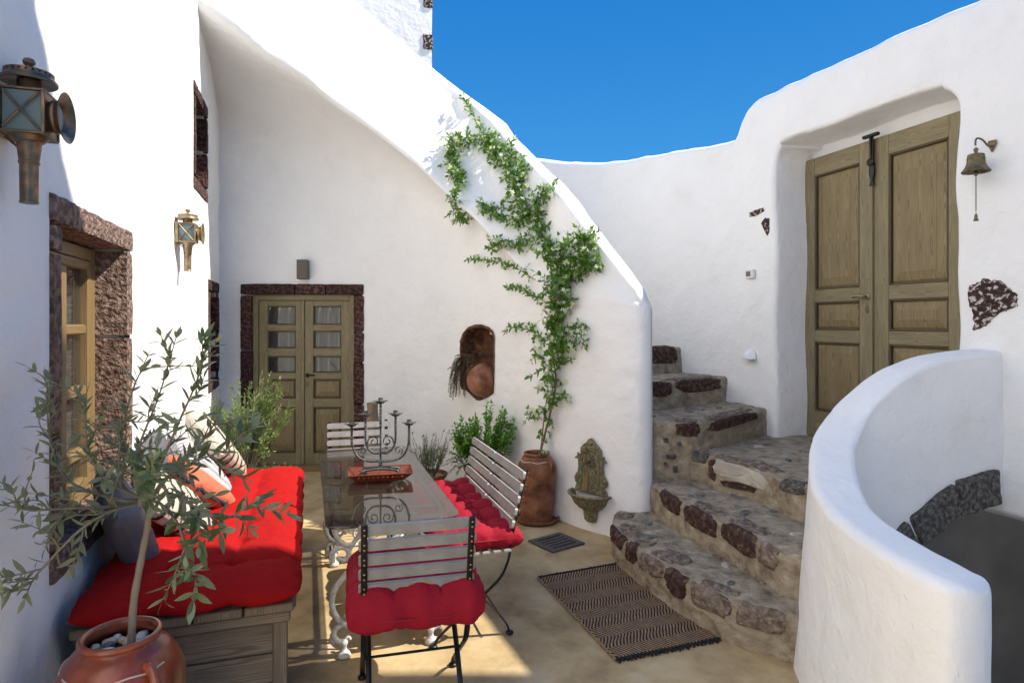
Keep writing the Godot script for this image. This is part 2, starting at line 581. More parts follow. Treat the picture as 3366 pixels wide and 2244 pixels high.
	tri(m, noise_tex(65, 0.022, [[0.0, Color(0.05, 0.04, 0.022)], [0.35, Color(0.16, 0.138, 0.075)], [0.6, Color(0.26, 0.23, 0.135)], [0.8, Color(0.28, 0.28, 0.185)], [1.0, Color(0.40, 0.27, 0.16)]], 256, 5), 0.22, grain, 0.15, false)
	m = mat("candle_iron", Color.WHITE, 0.5, 0.5)
	tri(m, noise_tex(66, 0.03, [[0.0, Color(0.025, 0.024, 0.024)], [0.45, Color(0.075, 0.082, 0.078)], [0.7, Color(0.16, 0.18, 0.165)], [1.0, Color(0.30, 0.20, 0.165)]], 256, 5), 0.16, grain, 0.08, false)
	m = mat("cast_drain", Color.WHITE, 0.6, 0.4)
	tri(m, noise_tex(67, 0.03, [[0.0, Color(0.06, 0.06, 0.058)], [1.0, Color(0.17, 0.165, 0.155)]], 256, 5), 0.2, grain, 0.2, false)
	mat("olive_bark", lin(0.23, 0.195, 0.145), 0.9)
	mat("vine_bark", lin(0.19, 0.13, 0.075), 0.9)
	mat("green_stem", lin(0.10, 0.15, 0.045), 0.7)
	mat("soil", lin(0.045, 0.03, 0.02), 0.98)
	mat("fitting_paint", lin(0.105, 0.088, 0.075), 0.55)
	mat("white_plastic", lin(0.72, 0.71, 0.69), 0.45)
	mat("display_grey", lin(0.12, 0.105, 0.08), 0.3)
	mat("lead_seal", lin(0.23, 0.24, 0.24), 0.6, 0.3)
	mat("paper_tag", lin(0.42, 0.27, 0.05), 0.6)
	for e in [["leaf_olive", 0.060, 0.088, 0.037, 0.4], ["leaf_olive_pale", 0.165, 0.182, 0.118, 0.6], ["leaf_jasmine", 0.052, 0.125, 0.016, 0.36], ["leaf_jasmine_young", 0.13, 0.235, 0.026, 0.4], ["leaf_jasmine_mid", 0.085, 0.175, 0.02, 0.38], ["leaf_mint", 0.115, 0.26, 0.018, 0.5], ["leaf_mint_deep", 0.065, 0.165, 0.014, 0.5], ["leaf_sage", 0.105, 0.135, 0.065, 0.6], ["leaf_shrub", 0.095, 0.145, 0.04, 0.5], ["leaf_shrub_pale", 0.23, 0.24, 0.115, 0.6], ["leaf_dry", 0.115, 0.088, 0.052, 0.9], ["leaf_dry_dark", 0.060, 0.045, 0.028, 0.9], ["petal", 0.80, 0.79, 0.74, 0.6], ["leaf_maroon", 0.09, 0.035, 0.03, 0.7]]:
		m = mat(e[0], lin(e[1], e[2], e[3]), e[4])
		m.backlight_enabled = true
		m.backlight = lin(e[1] * 1.1, e[2] * 1.2, e[3] * 0.6)
	mat("pebble_white", lin(0.68, 0.66, 0.61), 0.5)
	mat("pebble_cream", lin(0.52, 0.44, 0.33), 0.55)
	mat("pebble_blue", lin(0.075, 0.10, 0.125), 0.5)
	mat("ochre_ground", lin(0.32, 0.27, 0.20), 0.95)


# ---------------------------------------------------------------- walls
var stair_plan: Plan
var house_plan: Plan
const NICHE := [[2.809, 1.366], [2.809, 1.443], [2.847, 1.515], [2.938, 1.575], [3.066, 1.602], [3.177, 1.602], [3.279, 1.581], [3.343, 1.545], [3.365, 1.496], [3.361, 1.219], [3.352, 0.98], [3.261, 0.933], [3.148, 0.894], [3.087, 0.891], [3.024, 0.917], [2.907, 0.967], [2.828, 0.973], [2.809, 1.022]]


func stair_top(s: float) -> float:
	var y := 0.0
	for k in 7:
		y += stair_top_raw(s + (k - 3) * 0.07 * clampf((5.1 - s) * 4.0, 0.0, 1.0)) / 7.0
	return y


func stair_top_raw(s: float) -> float:
	return curve(s, [[-0.4, 6.09], [0.0, 5.887], [0.6, 5.604], [1.2, 5.28], [1.6, 5.045], [1.85, 4.841], [2.1, 4.613], [2.4, 4.329], [2.75, 3.997], [3.05, 3.649], [3.35, 3.394], [3.6, 3.178], [3.9, 2.958], [4.1, 2.827], [4.345, 2.617], [4.55, 2.437], [4.756, 2.212], [4.9, 2.042], [5.0, 1.972], [5.08, 1.86], [5.16, 1.74]])


func stair_out(s: float) -> float:
	return 1.6 * pow(maxf(0.0, 1.0 - s / 4.1), 1.3) if s > 0.0 else 1.6 - s * 0.5


func stair_normal(s: float) -> Vector2:
	var t := stair_plan.dir(s)
	return Vector2(0.313, -0.95).lerp(Vector2(t.y, -t.x), smoothstep(0.0, 1.4, s)).normalized()


# a point of the stair wall: offset towards the courtyard, height
func stair_at(s: float, off: float, y: float) -> Vector3:
	var p := stair_plan.at(s) + stair_normal(s) * off
	return V(p.x, y, p.y)


# the front face of the stair wall at a height
func stair_face(s: float, y: float, out := 0.0) -> Vector3:
	var top := stair_top(s)
	var o := stair_out(s)
	var cr := stair_crease(s)
	var off := 0.0
	var h := stair_cove(s)
	if y > cr:
		off = o - stair_lean(s) * (1.0 - pow(1.0 - minf(1.0, (y - cr) / (top - cr)), stair_flare(s)))
	elif y > cr - h:
		off = o * pow(1.0 - sqrt(maxf(0.0, 1.0 - (y - cr + h) / h)), 1.6)
	return stair_at(s, off + out, y)


func stair_crease(s: float) -> float:
	var y := 0.0
	for k in 7:
		y += stair_crease_raw(s + (k - 3) * 0.08) / 7.0
	return y


func stair_crease_raw(s: float) -> float:
	return curve(s, [[-0.4, 4.46], [0.0, 4.31], [0.5, 4.138], [1.0, 3.977], [1.45, 3.835], [1.8, 3.686], [2.1, 3.491], [2.35, 3.307], [2.6, 3.117], [2.85, 2.968], [3.1, 2.777], [3.35, 2.542], [3.6, 2.317], [3.85, 2.101], [4.0, 1.956], [4.4, 1.9], [5.2, 1.72]])


func stair_cove(s: float) -> float:
	return lerpf(0.12, 0.5, clampf(stair_out(s) / 0.7, 0.0, 1.0))


func stair_lean(s: float) -> float:
	return curve(s, [[0.0, 0.42], [1.2, 0.45], [2.2, 0.5], [3.0, 0.5], [3.5, 0.36], [4.1, 0.10], [5.2, 0.02]])


func stair_flare(s: float) -> float:
	return curve(s, [[0.0, 1.0], [1.2, 1.2], [2.4, 1.7], [4.0, 1.7]])


func make_stair_wall() -> void:
	var home := thing("stair_wall", "curved white plastered stair wall with a parapet climbing to the left", "wall", V(-0.3, 0, 6.1))
	var cols := [-0.3, -0.1]
	cols.append_array(spans(0.0, 0.23, 0.06))
	cols.append_array(spans(0.23, 1.57, 0.06))
	cols.append_array(spans(1.57, 2.76, 0.05))
	cols.append_array(spans(2.76, 3.41, 0.0125))
	cols.append_array(spans(3.41, 5.04, 0.04))
	var L: float = stair_plan.l[-1]
	for k in 13:
		cols.append(5.04 + (L - 5.04) * sin(k / 12.0 * PI * 0.5))
	var low := [-0.08]
	low.append_array(spans(0.0, 0.86, 0.06))
	low.append_array(spans(0.86, 1.64, 0.0125))
	var w := 0.2
	var poly := PackedVector2Array()
	for e in NICHE:
		poly.append(Vector2(e[0], e[1]))
	var nu := cols.size()
	var rows := []          # per column the list of points, later turned
	var yy := []
	for s in cols:
		var top := stair_top(s)
		var kf := minf(1.0, (top - 0.1) / 1.76)
		var line := PackedVector3Array()
		var ys := PackedFloat32Array()
		var o := stair_out(s)
		var cr := stair_crease(s)
		var lean := stair_lean(s)
		var put := func(off: float, y: float, amp: float) -> void:
			var e := 1.0
			if s > 5.04:
				e = sqrt(maxf(0.0, 1.0 - pow((s - 5.04) / (L - 5.04), 2.0)))
				off = -w * 0.5 + (off + w * 0.5) * maxf(e, 0.03)
			var p := stair_at(s, off, y)
			amp = 0.006 if s < 1.65 and y < 2.2 else lerpf(0.013, 0.026, smoothstep(-0.1, 0.25, y - cr) * smoothstep(3.7, 3.0, s))
			var q := stair_at(s, off + swell(p, amp) + (0.01 * nz.get_noise_3dv(p * 5.0) if amp > 0.015 else 0.0), y)
			line.append(q)
			ys.append(y)
		for y in low:
			put.call(0.0, y * kf, 0.006 if s < 1.7 and y < 2.2 else 0.013)
		var yb := lerpf(2.058, 1.70, smoothstep(1.7, 2.4, s)) * kf
		for k in range(1, 7):
			put.call(0.0, lerpf(1.64 * kf, yb, k / 6.0), 0.008)
		var h := stair_cove(s)
		var cs := maxf(cr - h, yb + 0.02)
		cr = maxf(cr, cs + 0.02)
		for k in range(1, 13):
			put.call(0.0, lerpf(yb, cs, k / 12.0), 0.016)
		for k in range(1, 17):
			var u := k / 16.0
			put.call(o * pow(u, 1.6), cs + (cr - cs) * (1.0 - (1.0 - u) * (1.0 - u)), 0.02)
		for k in range(1, 23):
			var u := k / 22.0
			put.call(o + (0.02 * sin(u * PI) if o > 0.05 else 0.0) - lean * (1.0 - pow(1.0 - u, stair_flare(s))), lerpf(cr + 0.012, top - 0.07, u), 0.042 if s < 3.4 else 0.016)
		for k in range(1, 11):
			var a := PI * k / 10.0
			put.call(o - lean - w * 0.5 + w * 0.5 * cos(a), top - 0.07 + 0.07 * pow(sin(a), 0.7), 0.012)
		for k in range(1, 5):
			put.call(o - lean - w, lerpf(top - 0.07, maxf(0.3, top - 1.4), k / 4.0), 0.008)
		# round the crease
		var c0 := low.size() + 6 + 12 + 16
		for pass_no in 5:
			var was := line.duplicate()
			for k in range(c0 - 6, c0 + 7):
				line[k] = was[k] * 0.5 + (was[k - 1] + was[k + 1]) * 0.25
		rows.append(line)
		yy.append(ys)
	var nv: int = rows[0].size()
	var pts := PackedVector3Array()
	pts.resize(nu * nv)
	var hole := PackedByteArray()
	hole.resize(nu * nv)
	for i in nu:
		for j in nv:
			pts[j * nu + i] = rows[i][j]
			if i < nu - 1 and j < nv - 1:
				var s: float = 0.5 * (cols[i] + cols[i + 1])
				var y: float = 0.5 * (yy[i][j] + yy[i][j + 1])
				if s > 0.23 and s < 1.57 and y < 2.055:
					hole[j * nu + i] = 1
				elif s > 2.78 and s < 3.4 and y > 0.87 and y < 1.63 and j < low.size() and Geometry2D.is_point_in_polygon(Vector2(s, y), poly):
					hole[j * nu + i] = 1
	var mb := MB.new()
	mb.grid(nu, nv, pts, false, false, hole)
	wobj("wall", mb, M.white_plaster, home)
	# the broken jar let into the wall that forms the niche
	mb = MB.new()
	var ring := PackedVector2Array()
	for k in poly.size():
		var a := poly[k]
		var b := poly[(k + 1) % poly.size()]
		for q in 5:
			ring.append(a.lerp(b, q / 5.0))
	var mid := Vector2(3.09, 1.25)
	pts = PackedVector3Array()
	for e in [[0.018, 0.004], [0.0, 0.007], [-0.012, 0.002], [-0.02, -0.03], [-0.02, -0.09], [-0.03, -0.15], [-0.07, -0.2], [-0.13, -0.225], [-0.24, -0.235]]:
		for q in ring:
			var r := q - mid
			var q2: Vector2 = mid + r * maxf(0.05, 1.0 + e[0] / r.length() * (1.0 if e[0] > -0.2 else 1.3))
			var p := stair_at(q2.x, e[1], q2.y)
			pts.append(stair_at(q2.x, e[1] + 0.006 * nf.get_noise_3dv(p * 60.0), q2.y))
	mb.grid(ring.size(), 9, pts, false, true)
	mb.fan(pts.slice(8 * ring.size()))
	tag(wobj("niche", mb, M.niche_clay, home), "arched brown clay niche let into the white wall")
	mb = MB.new()
	mb.rough(Vector3.ZERO, Vector3(0.1, 0.035, 0.06), 0.006, 0.003, nf, 0.02)
	var lamp := obj("recess_light", mb, M.aged_brass, home)
	lamp.position = stair_at(3.23, -0.12, 1.535) - home.position
	lamp.rotation.y = 0.9
	# door with its stone surround
	var door := Node3D.new()
	door.name = "door"
	home.add_child(door)
	door.position = V(-2.865, 0.0, 6.905) - home.position
	tag(door, "olive brown double door with six small glass panes")
	for e in [[-0.06, 0.29, 0.12, 0.575], [-0.06, 0.755, 0.118, 0.35], [-0.058, 1.13, 0.125, 0.395], [-0.06, 1.635, 0.12, 0.605], [1.185, 0.37, 0.118, 0.735], [1.18, 0.97, 0.122, 0.455], [1.184, 1.365, 0.115, 0.33], [1.182, 1.735, 0.12, 0.4], [0.18, 2.005, 0.6, 0.125], [0.65, 2.005, 0.33, 0.12], [1.03, 2.0, 0.42, 0.122]]:
		mb = MB.new()
		mb.rough(Vector3.ZERO, Vector3(e[2] - 0.004, e[3] - 0.009, 0.17), 0.012, 0.006, nf, 0.028, Basis.IDENTITY, 7.0)
		var b := obj("frame_stone", mb, [M.red_lava, M.red_lava_dim, M.red_lava_pale][rng.randi() % 3], door)
		b.position = Vector3(e[0], e[1], 0.0)
	make_double_door(door, 1.12, 1.945, true)


func plank(parent: Node, called: String, c: Vector3, s: Vector3, m: Material, r := 0.004) -> MeshInstance3D:
	var mb := MB.new()
	mb.box(Vector3.ZERO, s, r, Basis.IDENTITY, Vector2(rng.randf(), rng.randf()))
	var o := obj(called, mb, m, parent)
	o.position = c
	return o


func raised_panel(parent: Node, c: Vector3, w: float, h: float) -> void:
	var mb := MB.new()
	var off := Vector2(rng.randf(), rng.randf())
	var pts := PackedVector3Array()
	var uvs := PackedVector2Array()
	var e := minf(0.075, minf(w, h) * 0.32)
	for st in [[0.0, -0.03], [0.0, -0.024], [0.012, -0.023], [0.013, -0.012], [e, 0.0], [e + 0.001, 0.002], [minf(w, h) * 0.499, 0.002]]:
		var a := Vector2(w * 0.5 - st[0], h * 0.5 - st[0])
		for q in 4:
			var p := Vector2(a.x * (-1 if q == 0 or q == 3 else 1), a.y * (-1 if q < 2 else 1))
			pts.append(Vector3(p.x, p.y, st[1]))
			uvs.append(p + off)
	for j in 6:
		for q in 4:
			var k := PackedVector3Array([pts[j * 4 + q], pts[j * 4 + (q + 1) % 4], pts[j * 4 + 4 + q], pts[j * 4 + 4 + (q + 1) % 4]])
			var ku := PackedVector2Array([uvs[j * 4 + q], uvs[j * 4 + (q + 1) % 4], uvs[j * 4 + 4 + q], uvs[j * 4 + 4 + (q + 1) % 4]])
			mb.grid(2, 2, k, false, false, PackedByteArray(), ku)
	var o := obj("panel", mb, M.panel_wood, parent)
	o.position = c


# mouldings round an opening
func beading(parent: Node, c: Vector3, w: float, h: float) -> void:
	var mb := MB.new()
	var off := Vector2(rng.randf(), rng.randf())
	for k in [-1.0, 1.0]:
		mb.box(c + Vector3(k * (w * 0.5 - 0.007), 0, 0), Vector3(0.014, h - 0.001, 0.016), 0.005, Basis.IDENTITY, off)
		mb.box(c + Vector3(0, k * (h * 0.5 - 0.007), 0.001), Vector3(w - 0.028, 0.014, 0.016), 0.005, Basis.IDENTITY, off)
	obj("moulding", mb, M.stained_wood, parent)


# leaves of a double door: x 0..W, y 0..H, front face at z = 0
func make_double_door(door: Node3D, W: float, H: float, glazed: bool) -> void:
	var fr := 0.055 if glazed else 0.02
	if glazed:
		plank(door, "door_frame", Vector3(fr * 0.5, H * 0.5, -0.02), Vector3(fr, H, 0.09), M.olive_wood)
		plank(door, "door_frame", Vector3(W - fr * 0.5, H * 0.5, -0.02), Vector3(fr, H, 0.09), M.olive_wood)
		plank(door, "door_frame", Vector3(W * 0.5, H - 0.03, -0.018), Vector3(W - 2 * fr, 0.06, 0.09), M.olive_wood)
		plank(door, "threshold", Vector3(W * 0.5, 0.03, 0.0), Vector3(W - 2 * fr, 0.06, 0.1), M.ochre_wood)
		H -= 0.062
	var y0 := 0.062 if glazed else 0.012
	var lw := (W - 2 * fr) * 0.5
	for side in 2:
		var leaf := Node3D.new()
		leaf.name = "leaf"
		door.add_child(leaf, true)
		leaf.position = Vector3(fr + lw * side, 0, 0)
		var st := 0.095 if glazed else 0.128
		var inner := lw - 0.004 - 2 * st
		for q in 2:
			plank(leaf, "stile", Vector3(0.002 + st * 0.5 if q == 0 else lw - 0.002 - st * 0.5, (y0 + H) * 0.5, -0.021), Vector3(st, H - y0, 0.042), M.olive_wood)
		# openings from the bottom: [from, to, kind]
		var op: Array
		if glazed:
			op = [[0.19, 0.70, 0], [0.795, 1.01, 0], [1.08, 1.265, 1], [1.352, 1.545, 1], [1.613, 1.82, 1]]
		else:
			op = [[0.235, 0.82, 0], [0.92, 1.155, 0], [1.26, 2.235, 0]]
		var at := y0
		for k in op.size() + 1:
			var to: float = op[k][0] if k < op.size() else H
			plank(leaf, "rail", Vector3(lw * 0.5, (at + to) * 0.5, -0.0215), Vector3(inner + 0.002, to - at, 0.041), M.olive_wood)
			if k < op.size():
				at = op[k][1]
				var h: float = op[k][1] - op[k][0]
				var cy: float = op[k][0] + h * 0.5
				beading(leaf, Vector3(lw * 0.5, cy, -0.012), inner, h)
				if op[k][2] == 1:
					var mb := MB.new()
					mb.box(Vector3(lw * 0.5, cy, -0.026), Vector3(inner, h, 0.004), 0.0005)
					obj("pane", mb, M.window_glass, leaf)
				else:
					raised_panel(leaf, Vector3(lw * 0.5, cy, -0.008), inner - 0.026, h - 0.026)
	plank(door, "back_board", Vector3(W * 0.5, (y0 + H) * 0.5, -0.048) if not glazed else Vector3(W * 0.5, 0.56, -0.05), Vector3(W - 0.06, H - y0 - 0.04, 0.008) if not glazed else Vector3(W - 0.16, 0.92, 0.008), M.stained_wood, 0.001)
	plank(door, "astragal", Vector3(W * 0.5 + (-0.012 if glazed else 0.0), (y0 + H) * 0.5, 0.008), Vector3(0.034 if glazed else 0.012, H - y0, 0.022), M.olive_wood, 0.007)
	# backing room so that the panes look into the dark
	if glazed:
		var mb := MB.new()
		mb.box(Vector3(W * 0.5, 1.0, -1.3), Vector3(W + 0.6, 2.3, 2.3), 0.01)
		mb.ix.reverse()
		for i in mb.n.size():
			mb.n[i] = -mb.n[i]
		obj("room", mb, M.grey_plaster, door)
		mb = MB.new()
		# a pale curtain hung close behind the panes
		var pts := PackedVector3Array()
		for j in 2:
			for i in 60:
				pts.append(Vector3(lerpf(0.08, W - 0.08, i / 59.0), 1.0 + j * 0.85, -0.12 + 0.012 * sin(i * 0.9)))
		mb.grid(60, 2, pts)
		obj("curtain", mb, M.grey_plaster, door)
	# handle, keyhole plate
	var hx := W * 0.5 + (0.035 if glazed else -0.055)
	var hy := 1.055 if glazed else 1.185
	var mb2 := MB.new()
	var turn := 1.0 if glazed else -1.0
	mb2.tube(spline(PackedVector3Array([Vector3(0, 0, 0), Vector3(0, 0, 0.03), Vector3(0.012 * turn, 0, 0.045), Vector3(0.05 * turn, 0.004, 0.05), Vector3(0.1 * turn, 0.0, 0.047)])), 0.0085 if glazed else 0.012, 8)
	mb2.lathe(PackedVector2Array([Vector2(0.024, 0), Vector2(0.022, 0.006), Vector2(0.012, 0.01), Vector2(0.001, 0.01)]), 16, Vector3.ZERO, Basis(Vector3.RIGHT, PI / 2))
	var hd := obj("handle", mb2, M.black_iron if glazed else M.aged_brass, door)
	hd.position = Vector3(hx, hy, 0.001)
	mb2 = MB.new()
	mb2.lathe(PackedVector2Array([Vector2(0.022, 0), Vector2(0.02, 0.005), Vector2(0.009, 0.006), Vector2(0.008, -0.002), Vector2(0.001, -0.002)]), 16, Vector3.ZERO, Basis(Vector3.RIGHT, PI / 2).scaled(Vector3(0.8, 1.4, 1)))
	hd = obj("keyhole", mb2, M.dull_bronze, door)
	hd.position = Vector3(hx, hy - 0.1, 0.001)


# ---------------------------------------------------------------- house with the tall entrance door
func house_top(s: float) -> float:
	return curve(s, [[0.0, 3.95], [0.379, 3.83], [0.955, 3.682], [1.449, 3.58], [1.9, 3.52], [2.349, 3.474], [2.972, 3.402], [3.42, 3.365], [3.48, 3.44], [3.53, 3.545], [3.6, 3.615], [3.7, 3.645], [3.915, 3.65], [8.0, 3.66]])


func make_entrance_house() -> void:
	var home := thing("entrance_house", "white plastered house curving behind the stairs, with a tall wooden double door", "house", V(2.6, 0, 4.8))
	var cols := []
	cols.append_array(spans(0.0, 3.35, 0.07))
	cols.append_array(spans(3.35, 3.72, 0.025))
	cols.append_array(spans(3.72, 3.9, 0.04))
	cols.append_array(spans(3.9, 4.03, 0.009))
	cols.append_array(spans(4.03, 5.36, 0.06))
	cols.append_array(spans(5.36, 5.55, 0.009))
	cols.append_array(spans(5.55, 7.23, 0.06))
	var ys := []
	ys.append_array(spans(0.0, 2.9, 0.06))
	ys.append_array(spans(2.9, 3.28, 0.009))
	var nu := cols.size()
	var lines := []
	var dl := Vector2(2.595, 5.49)
	var dr := Vector2(3.09, 3.95)
	for s in cols:
		var line := PackedVector3Array()
		var q := house_plan.at(s)
		var t := house_plan.dir(s)
		var n := Vector2(t.y, -t.x)
		n = -n if n.x > 0.0 else n
		var top := house_top(s)
		var low := lerpf(-0.2, 0.49, smoothstep(4.0, 4.3, s))
		var deep := lerpf(0.32, 3.2, smoothstep(3.3, 3.7, s))
		line.append(V(q.x - n.x * 0.45, low, q.y - n.y * 0.45))
		for y in ys:
			var Y: float = lerpf(low, 2.9, y / 2.9) if y < 2.9 else y
			var edge := 0.018 * sin(Y * 4.3 + 0.4) + 0.012 * sin(Y * 9.1)
			var c := Vector2(absf(s - 4.7125 - (edge * 0.5 if s > 4.7 else -0.012 * sin(Y * 5.0))) - 0.7775 + 0.22, maxf(Y - 3.22 + 0.22 + 0.012 * sin(s * 6.0), -1.0))
			var dist := -(Vector2(maxf(c.x, 0), maxf(c.y, 0)).length() + minf(maxf(c.x, c.y), 0.0) - 0.22)
			var w: float = (s - 3.935) / 1.555
			var door := dl.lerp(dr, clampf(w, 0.0, 1.0))
			var p := q
			var amp := 0.012
			if dist > 0.0:
				var depth := q.distance_to(door)
				var k := 0.0
				if dist < 0.05:
					k = 0.05 * (1.0 - sqrt(1.0 - pow(dist / 0.05, 2.0))) / depth
				else:
					k = lerpf(0.05 / depth, 1.0, clampf((dist - 0.05) / 0.012, 0.0, 1.0))
				p = q.lerp(door, k)
				amp = lerpf(0.012, 0.004, clampf(dist / 0.08, 0, 1))
			var yy := minf(Y, top - 0.08) if Y < 3.2 else lerpf(minf(3.2, top - 0.09), top - 0.08, (Y - 3.2) / 0.08)
			var g := n * swell(V(p.x, yy, p.y) + Vector3(9, 0, 0), amp)
			line.append(V(p.x + g.x, yy, p.y + g.y))
		for k in range(1, 9):
			var a := PI * 0.5 * k / 8.0
			var off := -0.1 + 0.1 * cos(a)
			var p := q + n * (off + swell(V(q.x, top, q.y), 0.012))
			line.append(V(p.x, top - 0.08 + 0.08 * sin(a) + 0.012 * nz.get_noise_2d(s * 3.0, 5.0), p.y))
		line.append(V(q.x - n.x * 0.25, top - 0.02, q.y - n.y * 0.25))
		line.append(V(q.x - n.x * deep, top - 0.05, q.y - n.y * deep))
		line.append(V(q.x - n.x * deep, -1.3, q.y - n.y * deep))
		lines.append(line)
	var nv: int = lines[0].size()
	var pts := PackedVector3Array()
	pts.resize(nu * nv)
	for i in nu:
		for j in nv:
			pts[j * nu + i] = lines[i][j]
	var mb := MB.new()
	mb.grid(nu, nv, pts)
	wobj("wall", mb, M.white_plaster, home)
	# the door stands in the recess
	var door := Node3D.new()
	door.name = "door"
	home.add_child(door)
	door.basis = Basis(Vector3(0.302, 0, 0.9533), Vector3.UP, Vector3(-0.9533, 0, 0.302))
	door.position = V(2.606, 0.655, 5.482) - home.position + Vector3(-0.066, 0, 0.021)
	tag(door, "tall olive brown double door with raised panels")
	make_double_door(door, 1.48, 2.385, false)
	for y in [0.35, 1.2, 2.05]:
		mb = MB.new()
		mb.box(Vector3.ZERO, Vector3(0.02, 0.11, 0.03), 0.003)
		mb.tube(PackedVector3Array([Vector3(0, -0.055, 0.016), Vector3(0, 0.055, 0.016)]), 0.008, 8)
		var hg := obj("hinge", mb, M.lead_seal, door)
		hg.position = Vector3(-0.002, y, 0.004)
	# black latch at the top of the meeting stiles
	mb = MB.new()
	mb.box(Vector3(0, 0.15, 0.012), Vector3(0.034, 0.2, 0.016), 0.004)
	mb.box(Vector3(0, 0.255, 0.02), Vector3(0.14, 0.024, 0.034), 0.006)
	mb.prism(PackedVector2Array([Vector2(-0.018, 0.05), Vector2(0.018, 0.05), Vector2(0.024, -0.005), Vector2(0.022, -0.04), Vector2(0.008, -0.085), Vector2(0.022, -0.125), Vector2(-0.022, -0.125), Vector2(-0.008, -0.085), Vector2(-0.022, -0.04), Vector2(-0.024, -0.005)]), 0.004, 0.016)
	mb.tube(PackedVector3Array([Vector3(0.0, 0.06, 0.02), Vector3(0.0, 0.24, 0.028)]), 0.008, 8)
	mb.lathe(PackedVector2Array([Vector2(0.001, 0.0), Vector2(0.03, 0.004), Vector2(0.03, 0.012), Vector2(0.001, 0.02)]), 14, Vector3(-0.004, 0.055, 0.014), Basis(Vector3.RIGHT, PI / 2))
	var la := obj("latch", mb, M.black_iron, door)
	la.position = Vector3(0.748, 2.15, 0.014)
	# stones left bare in the plaster
	bare_stone(home, house_plan, 5.66, 1.745, [[-0.135, 0.035], [-0.125, 0.12], [-0.03, 0.155], [0.06, 0.13], [0.135, 0.05], [0.135, -0.01], [0.04, -0.05], [-0.03, -0.12], [-0.10, -0.155], [-0.105, -0.05]], M.washed_stone, 0.014)
	bare_stone(home, house_plan, 3.745, 2.61, [[-0.09, -0.02], [-0.085, 0.015], [0.0, 0.028], [0.1, 0.03], [0.105, 0.0], [0.0, -0.028]], M.washed_stone, 0.008)
	bare_stone(home, house_plan, 3.855, 2.475, [[-0.04, 0.03], [0.0, 0.075], [0.055, 0.06], [0.055, -0.05], [0.03, -0.085], [0.0, -0.03]], M.washed_stone, 0.008)


func bare_stone(home: Node3D, plan: Plan, s0: float, y0: float, outline: Array, m: Material, thick: float) -> void:
	var ring := PackedVector2Array()
	for k in outline.size():
		var a := Vector2(outline[k][0], outline[k][1])
		var b := Vector2(outline[(k + 1) % outline.size()][0], outline[(k + 1) % outline.size()][1])
		for q in 6:
			var e := a.lerp(b, q / 6.0)
			ring.append(e * (1.0 + 0.12 * nf.get_noise_2d(e.x * 300.0, e.y * 300.0)))
	var pts := PackedVector3Array()
	for e in [[1.06, -0.02], [1.0, 0.4], [0.93, 0.9], [0.75, 1.0], [0.5, 1.0], [0.25, 1.0], [0.03, 1.0]]:
		for q in ring:
			var s: float = s0 + q.x * e[0]
			var y: float = y0 + q.y * e[0]
			var t := plan.dir(s)
			var n := Vector2(t.y, -t.x)
			n = -n if n.x > 0.0 else n
			var p := plan.at(s)
			var w := V(p.x, y, p.y)
			var g: float = swell(w + Vector3(9, 0, 0), 0.012) + thick * e[1] + (0.007 * nf.get_noise_3dv(w * 45.0) if e[1] > 0.0 else -0.01)
			pts.append(V(p.x + n.x * g, y, p.y + n.y * g))
	var mb := MB.new()
	mb.grid(ring.size(), 7, pts, false, true)
	wobj("bare_stone", mb, m, home)


# ---------------------------------------------------------------- house along the bench
const WALL_X := Vector3(-0.3128, 0, -0.9498)
const WALL_N := Vector3(0.9498, 0, -0.3128)


func wall_at(d: float, y: float, out := 0.0) -> Vector3:
	return V(-0.96 - 0.3294 * d, y, d) + WALL_N * out


